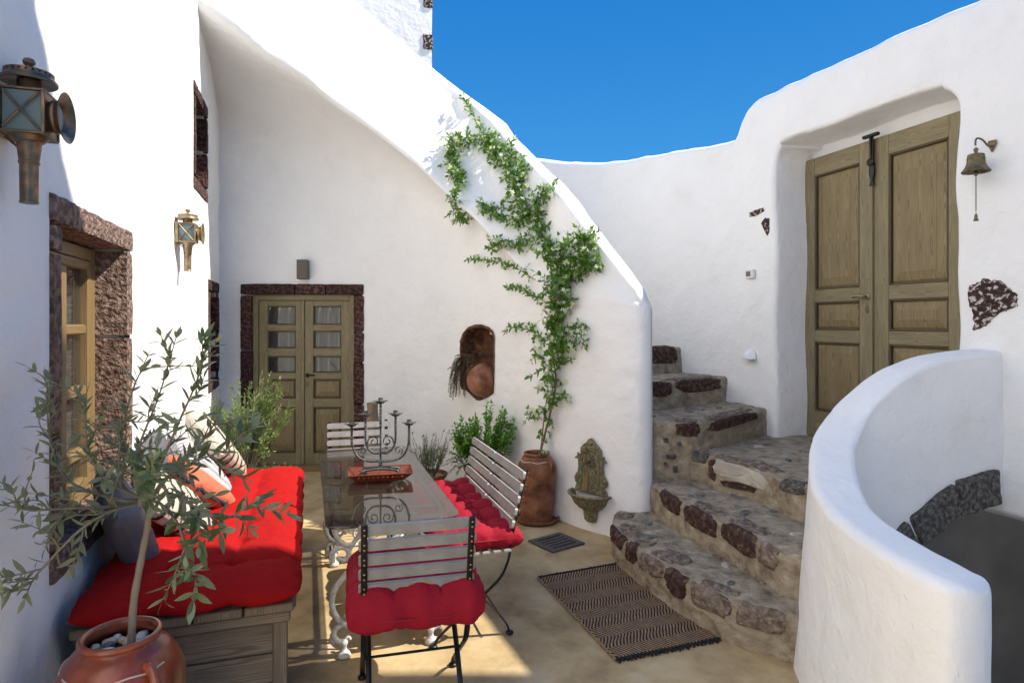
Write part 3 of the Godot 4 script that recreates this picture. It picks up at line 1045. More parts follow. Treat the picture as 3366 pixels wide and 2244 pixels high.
func make_guest_house() -> void:
	var home := thing("guest_house", "white plastered house with stone framed windows beside the bench", "house", wall_at(3.4, 0.0))
	# openings [from d, to d, from y, to y]
	var ops := [[2.315, 3.365, 0.66, 2.125], [5.25, 5.97, 2.78, 3.69], [6.03, 6.74, 0.95, 2.06]]
	var ds := []
	var cuts := [-2.6, 2.315, 3.365, 5.25, 5.97, 6.03, 6.74, 7.1]
	for k in cuts.size() - 1:
		ds.append_array(spans(cuts[k], cuts[k + 1], 0.06))
	ds.append(7.1)
	var ys := []
	cuts = [-0.1, 0.66, 0.95, 2.06, 2.125, 2.78, 3.69, 7.2]
	for k in cuts.size() - 1:
		ys.append_array(spans(cuts[k], cuts[k + 1], 0.06 if k < 6 else 0.12))
	ys.append(7.2)
	var nu := ds.size()
	var pts := PackedVector3Array()
	var hole := PackedByteArray()
	hole.resize(nu * (ys.size() + 2))
	for j in ys.size():
		for i in nu:
			var p := wall_at(ds[i], ys[j])
			var near := 1.0
			for o in ops:
				var gap := maxf(maxf(o[0] - ds[i], ds[i] - o[1]), maxf(o[2] - ys[j], ys[j] - o[3]))
				near = minf(near, clampf((gap + 0.02) / 0.15, 0.15, 1.0))
			pts.append(p + WALL_N * (swell(p + Vector3(30, 0, 0), 0.017) * near))
			for o in ops:
				if i < nu - 1 and j < ys.size() - 1 and ds[i] + 0.01 > o[0] and ds[i + 1] - 0.01 < o[1] and ys[j] + 0.01 > o[2] and ys[j + 1] - 0.01 < o[3]:
					hole[j * nu + i] = 1
	for i in nu:
		pts.append(wall_at(ds[i], 7.2, -3.0))
	for i in nu:
		pts.append(wall_at(ds[i], -0.1, -3.0))
	var mb := MB.new()
	mb.grid(nu, ys.size() + 2, pts, false, false, hole)
	wobj("wall", mb, M.white_plaster, home)
	# window by the bench
	for k in ops.size():
		var o: Array = ops[k]
		var win := Node3D.new()
		win.name = "window"
		home.add_child(win, true)
		win.basis = Basis(WALL_X, Vector3.UP, WALL_N)
		win.position = wall_at(o[0], o[2]) - home.position
		var W: float = (o[1] - o[0]) * 1.0529
		var H: float = o[3] - o[2]
		var fw := 0.115
		var blocks := [[W * 0.5, H - fw * 0.5 + 0.006, W + 0.012, fw]]
		if k == 0:
			tag(win, "tall wooden window with glazing bars in a brown stone surround")
			blocks.append_array([[0.045, 0.33, 0.09, 0.43], [0.044, 0.9, 0.088, 0.69], [0.046, 1.30, 0.09, 0.105], [W - 0.057, 0.27, 0.115, 0.33], [W - 0.057, 0.67, 0.115, 0.468], [W - 0.056, 1.13, 0.117, 0.45], [W * 0.5, 0.05, W + 0.01, 0.115]])
		else:
			blocks.append_array([[0.05, H * 0.5, 0.1, H - fw * 2], [W - 0.05, H * 0.32, 0.1, H * 0.36], [W - 0.05, H * 0.69, 0.1, H * 0.36], [W * 0.5, 0.05, W + 0.01, 0.11]])
		for e in blocks:
			mb = MB.new()
			mb.rough(Vector3.ZERO, Vector3(e[2], e[3] - 0.010, 0.225), 0.013, 0.006, nf, 0.028, Basis.IDENTITY, 7.0)
			var b := obj("frame_stone", mb, ([M.brown_lava, M.brown_lava_dim, M.brown_lava_warm] if k == 0 else [M.red_lava, M.red_lava_dim, M.red_lava_pale])[rng.randi() % 3], win)
			b.position = Vector3(e[0], e[1], -0.095 if k == 0 else -0.1)
		# mortar bed behind the joints
		mb = MB.new()
		mb.box(Vector3(W * 0.5, H - 0.05, -0.11), Vector3(W - 0.04, 0.08, 0.17), 0.003)
		mb.box(Vector3(W * 0.5, 0.04, -0.11), Vector3(W - 0.04, 0.08, 0.17), 0.003)
		mb.box(Vector3(0.035, H * 0.5, -0.11), Vector3(0.06, H - 0.2, 0.17), 0.003)
		mb.box(Vector3(W - 0.05, H * 0.5, -0.11), Vector3(0.09, H - 0.2, 0.17), 0.003)
		obj("mortar", mb, M.pale_stone, win)
		# timber frame, sash, bars and panes
		var x0 := 0.085
		var x1 := W - 0.11
		var y0 := 0.10
		var y1 := H - fw
		var z := -0.165
		for q in 2:
			plank(win, "frame", Vector3(x0 + 0.03 if q == 0 else x1 - 0.03, (y0 + y1) * 0.5, z), Vector3(0.06, y1 - y0, 0.07), M.ochre_wood)
			plank(win, "frame", Vector3((x0 + x1) * 0.5, y0 + 0.03 if q == 0 else y1 - 0.03, z + 0.001), Vector3(x1 - x0 - 0.12, 0.06, 0.07), M.ochre_wood)
			plank(win, "sash", Vector3(x0 + 0.085 if q == 0 else x1 - 0.085, (y0 + y1) * 0.5, z + 0.006), Vector3(0.05, y1 - y0 - 0.12, 0.06), M.ochre_wood, 0.008)
			plank(win, "sash", Vector3((x0 + x1) * 0.5, y0 + 0.085 if q == 0 else y1 - 0.085, z + 0.005), Vector3(x1 - x0 - 0.22, 0.05, 0.06), M.ochre_wood, 0.008)
		plank(win, "mullion", Vector3((x0 + x1) * 0.5, (y0 + y1) * 0.5, z + 0.012), Vector3(0.07, y1 - y0 - 0.22, 0.06), M.ochre_wood, 0.008)
		if k == 0:
			for y in [0.34, 0.645, 0.945]:
				for q in 2:
					plank(win, "glazing_bar", Vector3(lerpf(x0 + 0.11, x1 - 0.11, 0.25 + 0.5 * q), y, z + 0.01), Vector3((x1 - x0 - 0.22) * 0.5 - 0.035, 0.05, 0.05), M.ochre_wood, 0.01)
		mb = MB.new()
		mb.box(Vector3((x0 + x1) * 0.5, (y0 + y1) * 0.5, z), Vector3(x1 - x0 - 0.2, y1 - y0 - 0.2, 0.006), 0.0005)
		obj("pane", mb, M.window_glass, win)
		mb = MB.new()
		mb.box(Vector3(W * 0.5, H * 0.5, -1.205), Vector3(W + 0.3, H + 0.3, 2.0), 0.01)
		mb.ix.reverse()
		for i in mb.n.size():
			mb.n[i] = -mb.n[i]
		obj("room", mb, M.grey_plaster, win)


# ---------------------------------------------------------------- the other walls
func make_far_walls() -> void:
	# the next house up the slope, seen above the stairs
	var up := thing("upper_house", "white house corner with dark corner stones above the stairs", "house", V(-1.045, 0, 8.2), 0.2)
	var mb := MB.new()
	mb.rough(Vector3(-2.0, 4.6, -1.5), Vector3(4.0, 9.4, 3.0), 0.03, 0.012, nz, 0.25)
	obj("wall", mb, M.white_plaster, up)
	for e in [[5.86, 0.17], [5.33, 0.2], [4.75, 0.15]]:
		mb = MB.new()
		mb.rough(Vector3.ZERO, Vector3(0.13, e[1], 0.2), 0.015, 0.012, nf, 0.03, Basis.IDENTITY, 9.0)
		var b := obj("corner_stone", mb, M.washed_stone, up)
		b.position = Vector3(-0.062, e[0], -0.085)
	# unseen tower past the right edge, shaped to shade the near court
	var tall := thing("unseen_shade_tower", "tall white tower out of view at the right, placed to shade the near end of the court", "tower", V(5.0, 0, 1.0))
	mb = MB.new()
	var prof := PackedVector2Array([Vector2(-2.72, -1.4), Vector2(-2.72, 7.2), Vector2(-2.36, 7.74), Vector2(-2.07, 8.17), Vector2(-1.75, 8.6), Vector2(-1.45, 8.6), Vector2(-1.45, -1.4)])
	mb.prism(prof, 0.0, 4.0, Basis(Vector3(0, 0, 1), Vector3.UP, Vector3(-1, 0, 0)), Vector3(7.1, 0, 0))
	wobj("wall", mb, M.white_plaster, tall)


# wall added behind the camera, out of view, to bounce fill light back
func make_bounce_wall() -> void:
	var t := thing("added_bounce_wall", "plain white wall added out of view behind the camera to bounce fill light into the court", "wall", V(-0.8, 0, -2.3))
	var mb := MB.new()
	mb.rough(Vector3(0, 1.5, 0), Vector3(5.2, 3.2, 0.3), 0.05, 0.012, nz, 0.25)
	obj("wall", mb, M.white_plaster, t)


# curved low wall round the cellar stair
func make_banister() -> void:
	var home := thing("curved_banister_wall", "low curved white wall winding round the cellar opening at the foot of the steps", "wall", V(1.4, 0, 2.6))
	var plan := Plan.new([Vector2(1.415, 1.93), Vector2(1.36, 2.05), Vector2(1.325, 2.3), Vector2(1.335, 2.6), Vector2(1.385, 2.87), Vector2(1.49, 3.13), Vector2(1.63, 3.36), Vector2(1.80, 3.52), Vector2(2.03, 3.625), Vector2(2.3, 3.715), Vector2(2.62, 3.825), Vector2(3.02, 3.96)])
	var tops := []
	var keys := [0.80, 0.815, 0.825, 0.835, 0.885, 0.965, 1.045, 1.15, 1.31, 1.425, 1.465, 1.485]
	for k in keys.size():
		tops.append([plan.l[k * 12 if k < 11 else plan.l.size() - 1], keys[k]])
	var L: float = plan.l[-1]
	var cols := []
	for k in 10:
		cols.append(0.07 * (1.0 - cos(k / 10.0 * PI * 0.5)))
	cols.append_array(spans(0.07, L, 0.03))
	cols.append(L)
	var w := 0.205
	var lines := []
	for s in cols:
		var q := plan.at(s)
		var t := plan.dir(s)
		var n := Vector2(t.y, -t.x)
		# soften the heights along the way
		var top := 0.0
		for k in 5:
			top += curve(s + (k - 2) * 0.07, tops) * 0.2
		var e := 1.0
		if s < 0.07:
			e = sqrt(maxf(0.0, 1.0 - pow((0.07 - s) / 0.07, 2.0)))
			top -= 0.04 * (1.0 - e)
		var low := curve(q.x + (q.y - 3.0) * 0.0, [[1.3, -1.2], [1.72, -1.2], [1.95, 0.22], [2.1, 0.36], [2.4, 0.50], [2.7, 0.56], [3.0, 0.56]]) if q.y > 3.3 else -1.2
		var line := PackedVector3Array()
		var put := func(off: float, y: float) -> void:
			off = w * 0.5 + (off - w * 0.5) * e
			var p := q + n * off
			var g := swell(V(p.x, y, p.y) + Vector3(4, 2, 0), 0.011)
			p += n * (g if off > w * 0.5 else -g)
			line.append(V(p.x, y, p.y))
		put.call(0.0, low + 0.01 if low > 0.0 else -0.3)
		for k in 16:
			put.call(w + 0.005, lerpf(low, top - 0.035, k / 15.0))
		for k in range(1, 7):
			var a := PI * 0.5 * k / 6.0
			put.call(w - 0.03 + 0.035 * cos(a), top - 0.035 + 0.03 * sin(a))
		put.call(w * 0.5, top + 0.001)
		for k in range(0, 7):
			var a := PI * 0.5 * k / 6.0
			put.call(0.045 - 0.045 * sin(a), top - 0.04 + 0.04 * cos(a))
		for k in range(1, 16):
			var u := k / 15.0
			put.call(-0.075 * pow(u, 1.4), lerpf(top - 0.04, maxf(-0.12, low), u))
		lines.append(line)
	var nu := lines.size()
	var nv: int = lines[0].size()
	var pts := PackedVector3Array()
	pts.resize(nu * nv)
	for i in nu:
		for j in nv:
			pts[j * nu + i] = lines[i][j]
	var mb := MB.new()
	mb.grid(nu, nv, pts)
	wobj("wall", mb, M.white_plaster, home)
	# arch of grey blocks under the wall
	for e in [[V(2.135, 0.40, 3.455), Vector3(0.22, 0.19, 0.1), 0.62], [V(2.395, 0.555, 3.545), Vector3(0.36, 0.185, 0.1), 0.47], [V(2.71, 0.65, 3.655), Vector3(0.34, 0.21, 0.1), 0.12]]:
		mb = MB.new()
		mb.rough(Vector3.ZERO, e[1], 0.012, 0.007, nf, 0.022, Basis.IDENTITY, 7.0)
		var b := obj("arch_stone", mb, M.grey_lava, home)
		b.position = e[0] - home.position
		b.basis = Basis(Vector3.UP, 0.33) * Basis(Vector3.BACK, e[2])
	# cellar below
	mb = MB.new()
	mb.box(V(2.9, -1.25, 2.3), Vector3(3.3, 0.1, 5.0), 0.01)
	mb.box(V(3.2, -0.35, 4.7), Vector3(2.7, 1.9, 0.1), 0.01)
	mb.box(V(1.85, -0.45, 4.25), Vector3(0.1, 1.7, 0.9), 0.01)
	mb.box(V(4.5, -0.35, 2.3), Vector3(0.1, 1.9, 4.7), 0.01)
	mb.box(V(1.48, -0.62, 1.0), Vector3(0.1, 1.2, 1.9), 0.01)
	mb.box(V(2.9, -0.35, -0.2), Vector3(3.3, 1.9, 0.1), 0.01)
	structure("cellar", mb, M.grey_plaster)


# ---------------------------------------------------------------- ground and steps
func make_ground() -> void:
	var mb := MB.new()
	var pts := PackedVector3Array()
	var xs := spans(-4.0, 0.1, 0.1)
	xs.append_array(spans(0.1, 0.56, 0.02))
	xs.append_array(spans(0.56, 1.44, 0.1))
	xs.append(1.44)
	var dd := []
	for e in [[8.0, 4.86, 0.1], [4.86, 4.38, 0.02], [4.38, -3.0, 0.1]]:
		var k := int((e[0] - e[1]) / e[2])
		for i in k:
			dd.append(lerpf(e[0], e[1], float(i) / k))
	dd.append(-3.0)
	var nu := xs.size()
	var nv := dd.size()
	var hole := PackedByteArray()
	hole.resize(nu * nv)
	var turned := Transform2D(atan2(0.185, 0.2514), Vector2(0.33, 4.62)).affine_inverse()
	for j in nv:
		for i in nu:
			var x: float = xs[i]
			var d: float = dd[j]
			pts.append(V(x, 0.0035 * nz.get_noise_2d(x * 1.3, d * 1.3), d))
			var q := turned * Vector2(x + 0.01, d - 0.01)
			if absf(q.x) < 0.128 and absf(q.y) < 0.118:
				hole[j * nu + i] = 1
	mb.grid(nu, nv, pts, true, false, hole)
	structure("courtyard_floor", mb, M.floor_concrete)
	mb = MB.new()
	mb.grid(2, 2, PackedVector3Array([Vector3(-120, -1.45, -120), Vector3(120, -1.45, -120), Vector3(-120, -1.45, 120), Vector3(120, -1.45, 120)]), true)
	structure("ground", mb, M.ochre_ground)


# a point of a step's skin: s along its nose, a inwards over the tread (+) or down the riser (-)
func step_at(plan: Plan, h: float, s: float, a: float, out := 0.0) -> Vector3:
	var q := plan.at(s)
	var t := plan.dir(s)
	var inn := Vector2(-t.y, t.x)
	var r := 0.035
	var off := a
	var y := h
	var no := Vector2(0, 1)            # (inwards, up)
	if a < r and a > -r:
		var g := (r - a) / (2.0 * r) * PI * 0.5
		off = r - r * sin(g)
		y = h - r + r * cos(g)
		no = Vector2(-sin(g), cos(g))
	elif a <= -r:
		off = 0.0
		y = h + a
		no = Vector2(-1, 0)
	var w := V(q.x, h, q.y) * 2.0 + Vector3(s, a, 0) * 5.0
	var g2 := out + 0.014 * nz.get_noise_3dv(w) + 0.009 * nf.get_noise_3dv(w * 4.0)
	off += no.x * g2
	y += no.y * g2
	var p := q + inn * off
	return V(p.x, y, p.y)


func make_step(home: Node3D, front: Array, back: Array, h: float, drop: float, stones: Array, pebbles: int) -> void:
	var plan := Plan.new(front)
	var rear := Plan.new(back)
	var L: float = plan.l[-1]
	var nu := int(L / 0.035)
	var av := []
	for k in 6:
		av.append(0.2 - 0.028 * k)
	for k in range(0, 13):
		av.append(0.035 - 0.07 * k / 12.0)
	for k in range(1, 13):
		av.append(lerpf(-0.035, -drop, k / 12.0))
	var pts := PackedVector3Array()
	var rows := 0
	for k in 14:
		rows += 1
		for i in nu:
			var u := float(i) / (nu - 1)
			var e := step_at(plan, h, u * L, 0.2)
			var b := rear.at(u * rear.l[-1])
			var p := V(b.x, h, b.y).lerp(e, k / 14.0)
			p.y = h + 0.014 * nz.get_noise_3dv(p * 2.6) * (1.0 - k / 14.0) + (e.y - h) * k / 14.0 + 0.004 * nf.get_noise_3dv(p * 14.0)
			pts.append(p)
	for a in av:
		rows += 1
		for i in nu:
			pts.append(step_at(plan, h, float(i) / (nu - 1) * L, a))
	var mb := MB.new()
	mb.grid(nu, rows, pts, true)
	var st := wobj("step", mb, M.step_cement, home)
	for e in stones:
		# [s, a, half length, half width, material]
		mb = MB.new()
		var ring := []
		var tilt := rng.randf_range(-0.12, 0.12)
		for k in 28:
			var g := TAU * k / 28.0
			var cx := signf(cos(g)) * pow(absf(cos(g)), 0.5)
			var sx := signf(sin(g)) * pow(absf(sin(g)), 0.5)
			var wob := 1.0 + 0.26 * nf.get_noise_2d(cos(g) * 0.9 + e[0] * 30.0, sin(g) * 0.9) + 0.05 * nf.get_noise_2d(cos(g) * 5.0 + e[0] * 30.0, sin(g) * 5.0)
			ring.append(Vector2(cx * e[2] * wob, sx * e[3] * wob + cx * tilt * e[2] * 0.5))
		var q := PackedVector3Array()
		for c in [[1.05, -0.012], [1.0, 0.002], [0.95, 0.009], [0.82, 0.012], [0.6, 0.012], [0.4, 0.012], [0.2, 0.012], [0.02, 0.012]]:
			for r in ring:
				var a0: float = e[1] + r.y * c[0]
				var s0: float = e[0] + r.x * c[0]
				var rough := 0.009 * nf.get_noise_2d(s0 * 22.0 + e[0] * 9.0, a0 * 22.0) + 0.004 * nf.get_noise_2d(s0 * 70.0, a0 * 70.0) if c[1] > 0.0 else 0.0
				q.append(step_at(plan, h, s0, a0, c[1] + rough))
		mb.grid(28, 8, q, true, true)
		var o := obj("stone", mb, e[4], st)
		o.position = Vector3.ZERO
	for k in pebbles:
		var u := rng.randf_range(0.08, 0.95)
		var a := rng.randf_range(0.12, 0.7)
		var f := step_at(plan, h, u * L, 0.03)
		var b := rear.at(u * rear.l[-1])
		var c := f.lerp(V(b.x, f.y, b.y), a)
		mb = MB.new()
		var rx := rng.randf_range(0.025, 0.06)
		var rz := rx * rng.randf_range(0.4, 0.75)
		var turn := rng.randf() * TAU
		var q := PackedVector3Array()
		for e in [[1.05, -0.01], [1.0, 0.002], [0.85, 0.005], [0.4, 0.007], [0.02, 0.007]]:
			for i in 12:
				var g := TAU * i / 12.0
				var wob := 1.0 + 0.2 * nf.get_noise_2d(cos(g) * 30.0 + k * 50.0, sin(g) * 30.0 + h * 90.0)
				var p: Vector2 = Vector2(cos(g) * rx, sin(g) * rz).rotated(turn) * e[0] * wob
				var y := h + 0.014 * nz.get_noise_3dv(Vector3(c.x + p.x, h, c.z + p.y) * 2.6) * a
				q.append(Vector3(c.x + p.x, y + e[1] + 0.004, c.z + p.y))
		mb.grid(12, 5, q, true, true)
		obj("pebble", mb, M.dark_pebble if rng.randf() < 0.6 else (M.step_stone if rng.randf() < 0.6 else M.pale_stone), st)


func P2(a: Array) -> Array:
	return a.map(func(e): return Vector2(e[0], e[1]))


# a row of worn stones let into the edge of a step, with mortar between
func nosing(from: float, to: float, high: float, more: Array) -> Array:
	var r := more.duplicate()
	var s := from
	while s < to - 0.08:
		var l := minf(rng.randf_range(0.13, 0.36), to - s)
		var k := rng.randf()
		var m: Material = M.step_red if k < 0.88 else (M.step_stone if k < 0.95 else M.pale_stone)
		var h := high * rng.randf_range(0.75, 1.1)
		r.append([s + l * 0.5, -h * 0.62, l * 0.5, h, m])
		if rng.randf() < 0.8:
			var w := rng.randf_range(0.035, 0.06)
			r.append([s + l * rng.randf_range(0.4, 0.6), 0.045 + w, l * rng.randf_range(0.4, 0.52), w, M.step_stone])
		s += l + rng.randf_range(0.02, 0.06)
	return r


func make_stairs() -> void:
	var home := thing("stone_stairs", "winding cement steps inlaid with dark red volcanic stones", "stairs", V(1.2, 0, 3.9))
	var S: Material = M.step_stone
	var R: Material = M.step_red
	make_step(home, P2([[0.84, 4.85], [0.73, 4.5], [0.70, 4.26], [0.76, 3.97], [0.843, 3.72], [0.993, 3.35], [1.146, 3.127], [1.35, 3.0], [1.52, 2.95]]),
		P2([[1.3, 5.0], [1.3, 4.9], [1.4, 4.7], [1.5, 4.5], [1.6, 4.2], [1.7, 3.9], [1.75, 3.6], [1.8, 3.4], [1.8, 3.2]]), 0.225, 0.26,
		nosing(0.48, 2.05, 0.07, [[1.18, 0.15, 0.12, 0.055, S], [0.30, 0.07, 0.09, 0.07, S]]), 9)
	make_step(home, P2([[1.0, 4.8], [1.05, 4.59], [1.087, 4.355], [1.172, 4.02], [1.29, 3.674], [1.341, 3.474], [1.42, 3.213], [1.57, 3.08]]),
		P2([[1.6, 5.2], [1.7, 5.0], [1.8, 4.8], [1.9, 4.5], [2.0, 4.2], [2.0, 3.9], [2.0, 3.7], [2.0, 3.5]]), 0.44, 0.26,
		nosing(0.34, 1.68, 0.08, []), 8)
	make_step(home, P2([[1.12, 4.78], [1.367, 4.687], [1.473, 4.46], [1.614, 4.26], [1.70, 3.85], [1.80, 3.66]]),
		P2([[1.5, 5.6], [2.4, 5.75], [2.85, 5.6], [3.05, 4.5], [2.98, 4.12], [2.9, 3.9]]), 0.66, 0.26,
		[[0.33, -0.01, 0.07, 0.06, M.grey_lava], [0.70, 0.07, 0.27, 0.06, S], [0.72, -0.065, 0.24, 0.06, M.pale_stone], [0.47, -0.08, 0.035, 0.075, R], [0.70, -0.155, 0.15, 0.022, R], [1.22, -0.01, 0.1, 0.06, M.grey_lava]], 14)
	make_step(home, P2([[1.08, 4.78], [1.2, 4.735], [1.36, 4.70], [1.6, 4.87], [1.9, 5.13], [2.2, 5.39], [2.4, 5.55]]),
		P2([[0.9, 5.2], [1.0, 5.4], [1.3, 5.6], [1.6, 5.8], [1.8, 6.0], [2.1, 6.2], [2.3, 6.2]]), 0.89, 0.48,
		[[0.27, -0.06, 0.10, 0.05, R], [0.27, 0.05, 0.11, 0.05, S], [0.86, -0.045, 0.38, 0.045, R], [0.86, 0.06, 0.37, 0.055, S], [0.10, -0.15, 0.02, 0.018, M.grey_lava], [0.2, -0.17, 0.018, 0.016, M.grey_lava], [0.14, -0.27, 0.04, 0.016, M.grey_lava], [0.17, -0.36, 0.018, 0.025, M.grey_lava], [0.1, -0.33, 0.015, 0.018, M.grey_lava], [0.38, -0.36, 0.02, 0.02, M.grey_lava]], 4)
	make_step(home, P2([[1.0, 5.2], [1.278, 5.39], [1.7, 5.67], [2.06, 5.91], [2.25, 6.03]]),
		P2([[0.9, 5.9], [1.1, 6.2], [1.4, 6.5], [1.7, 6.7], [1.9, 6.8]]), 1.125, 0.3,
		[[0.36, -0.06, 0.12, 0.07, R], [0.85, -0.055, 0.31, 0.06, R], [0.8, 0.06, 0.33, 0.05, S]], 2)
	make_step(home, P2([[1.1, 6.05], [1.3, 6.17], [1.49, 6.27], [1.73, 6.38], [1.95, 6.5]]),
		P2([[0.7, 6.8], [0.9, 7.0], [1.1, 7.2], [1.3, 7.4], [1.5, 7.4]]), 1.385, 0.3,
		[[0.47, -0.04, 0.2, 0.12, R]], 0)
	make_step(home, P2([[0.6, 6.5], [0.9, 6.75], [1.2, 7.0], [1.5, 7.25]]), P2([[0.1, 7.2], [0.4, 7.5], [0.7, 7.8], [1.0, 8.1]]), 1.6, 0.3, [], 0)


# ---------------------------------------------------------------- furniture
func ring_path(c: Vector3, r0: float, r1: float, a0: float, a1: float, steps: int) -> PackedVector3Array:
	var r := PackedVector3Array()
	for k in steps + 1:
		var u := float(k) / steps
		var a := lerpf(a0, a1, u)
		r.append(c + Vector3(cos(a), sin(a), 0) * lerpf(r0, r1, u))
	return r


func pv(a: Array) -> PackedVector3Array:
	var r := PackedVector3Array()
	for e in a:
		r.append(Vector3(e[0], e[1], e[2] if e.size() > 2 else 0.0))
	return r


# how a cushion settles on what carries it
func settle(p: Vector3, how: int) -> Vector3:
	if how == 1:
		p.y += 0.006 * sin(p.z * 3.0)
	elif how == 2 and p.z > 0.12:
		var q := p.z - 0.12
		p.y -= 1.15 * q * q * (1.0 + 0.2 * sin(p.x * 16.0))
		p.z -= q * q * 1.2
		var f := smoothstep(0.0, 0.12, q)
		p.z += f * (0.006 * sin(p.x * 37.0) + 0.004 * sin(p.x * 61.0 + 1.0))
		p.y -= f * 0.012
	elif how == 3:
		p.y += 0.008 * sin(p.x * 11.0) * sin(p.z * 8.0)
		if p.z > 0.16:
			p.y -= 1.4 * pow(p.z - 0.16, 2.0)
	return p


# stuffed cloth: w along x, l along z, h thick, cells of tufting
func stuffed(w: float, l: float, h: float, cx: int, cz: int, deep: float, sd: float, nu := 56, nv := 56, fold := 0.004, shape := 0) -> MB:
	var mb := MB.new()
	for side in 2:
		var pts := PackedVector3Array()
		var uvs := PackedVector2Array()
		for j in nv:
			for i in nu:
				var u := -1.0 + 2.0 * i / (nu - 1)
				var v := -1.0 + 2.0 * j / (nv - 1)
				# gather points towards the rim so that it rounds well
				u = sin(u * PI * 0.5) * 0.75 + u * 0.25
				v = sin(v * PI * 0.5) * 0.75 + v * 0.25
				var sharp := 5.0 if cx == 0 else 9.0
				var t := pow(maxf(0.0, (1.0 - pow(absf(u), sharp)) * (1.0 - pow(absf(v), sharp))), 0.45)
				var px := (u + 1.0) * 0.5 * cx
				var pz := (v + 1.0) * 0.5 * cz
				var puff := 1.0
				if cx > 0:
					var ex := absf(sin(px * PI))
					var ez := absf(sin(pz * PI))
					puff = 1.0 - deep * (1.0 - pow(ex, 0.45)) * 0.75 - deep * (1.0 - pow(ez, 0.45)) * 0.75
					puff -= deep * 0.9 * maxf(0.0, 1.0 - ex * 2.2) * maxf(0.0, 1.0 - ez * 2.2)
				var rim := smoothstep(0.72, 1.0, maxf(absf(u), absf(v)))
				puff = lerpf(puff, 0.96 - deep * 0.25, rim * 0.8)
				var y := h * 0.5 * t * maxf(puff, 0.12) * (1.0 if side == 0 else -0.85)
				var pinch := 1.0 - 0.035 * (1.0 - absf(sin(px * PI))) * absf(v) - 0.03 * (1.0 - absf(u)) * 0.0
				var p := Vector3(u * w * 0.5 * (1.0 - 0.03 * (1.0 - absf(sin(pz * PI))) * (1.0 if cz > 0 else 0.0)), y, v * l * 0.5 * pinch)
				var q := p * 14.0 + Vector3(sd, sd * 3.0, 0)
				p.y += fold * (nf.get_noise_3dv(q) + 0.6 * nf.get_noise_3dv(q * 2.3)) * t
				p.x += fold * 1.2 * nf.get_noise_3dv(q * 0.8 + Vector3(5, 5, 5))
				p.z += fold * 1.2 * nf.get_noise_3dv(q * 0.8 + Vector3(9, 1, 5))
				if shape:
					p = settle(p, shape)
				pts.append(p)
				uvs.append(Vector2((u + 1) * 0.5, (v + 1) * 0.5))
		mb.grid(nu, nv, pts, side == 0, false, PackedByteArray(), uvs)
	return mb


func slat(parent: Node, c: Vector3, s: Vector3, b := Basis.IDENTITY) -> void:
	var mb := MB.new()
	var h := s * 0.5
	var r := minf(0.012, h.y * 0.7)
	var poly := PackedVector2Array()
	for q in [[1, 1, 0], [-1, 1, 1], [-1, -1, 2], [1, -1, 3]]:
		for k in 4:
			var a: float = (q[2] + k / 3.0) * PI * 0.5
			poly.append(Vector2(q[0] * (h.x - r) + r * cos(a), q[1] * (h.y - r) + r * sin(a)))
	mb.prism(poly, -h.z, h.z)
	var o := obj("slat", mb, M.slat_paint, parent)
	o.transform = Transform3D(b, c)


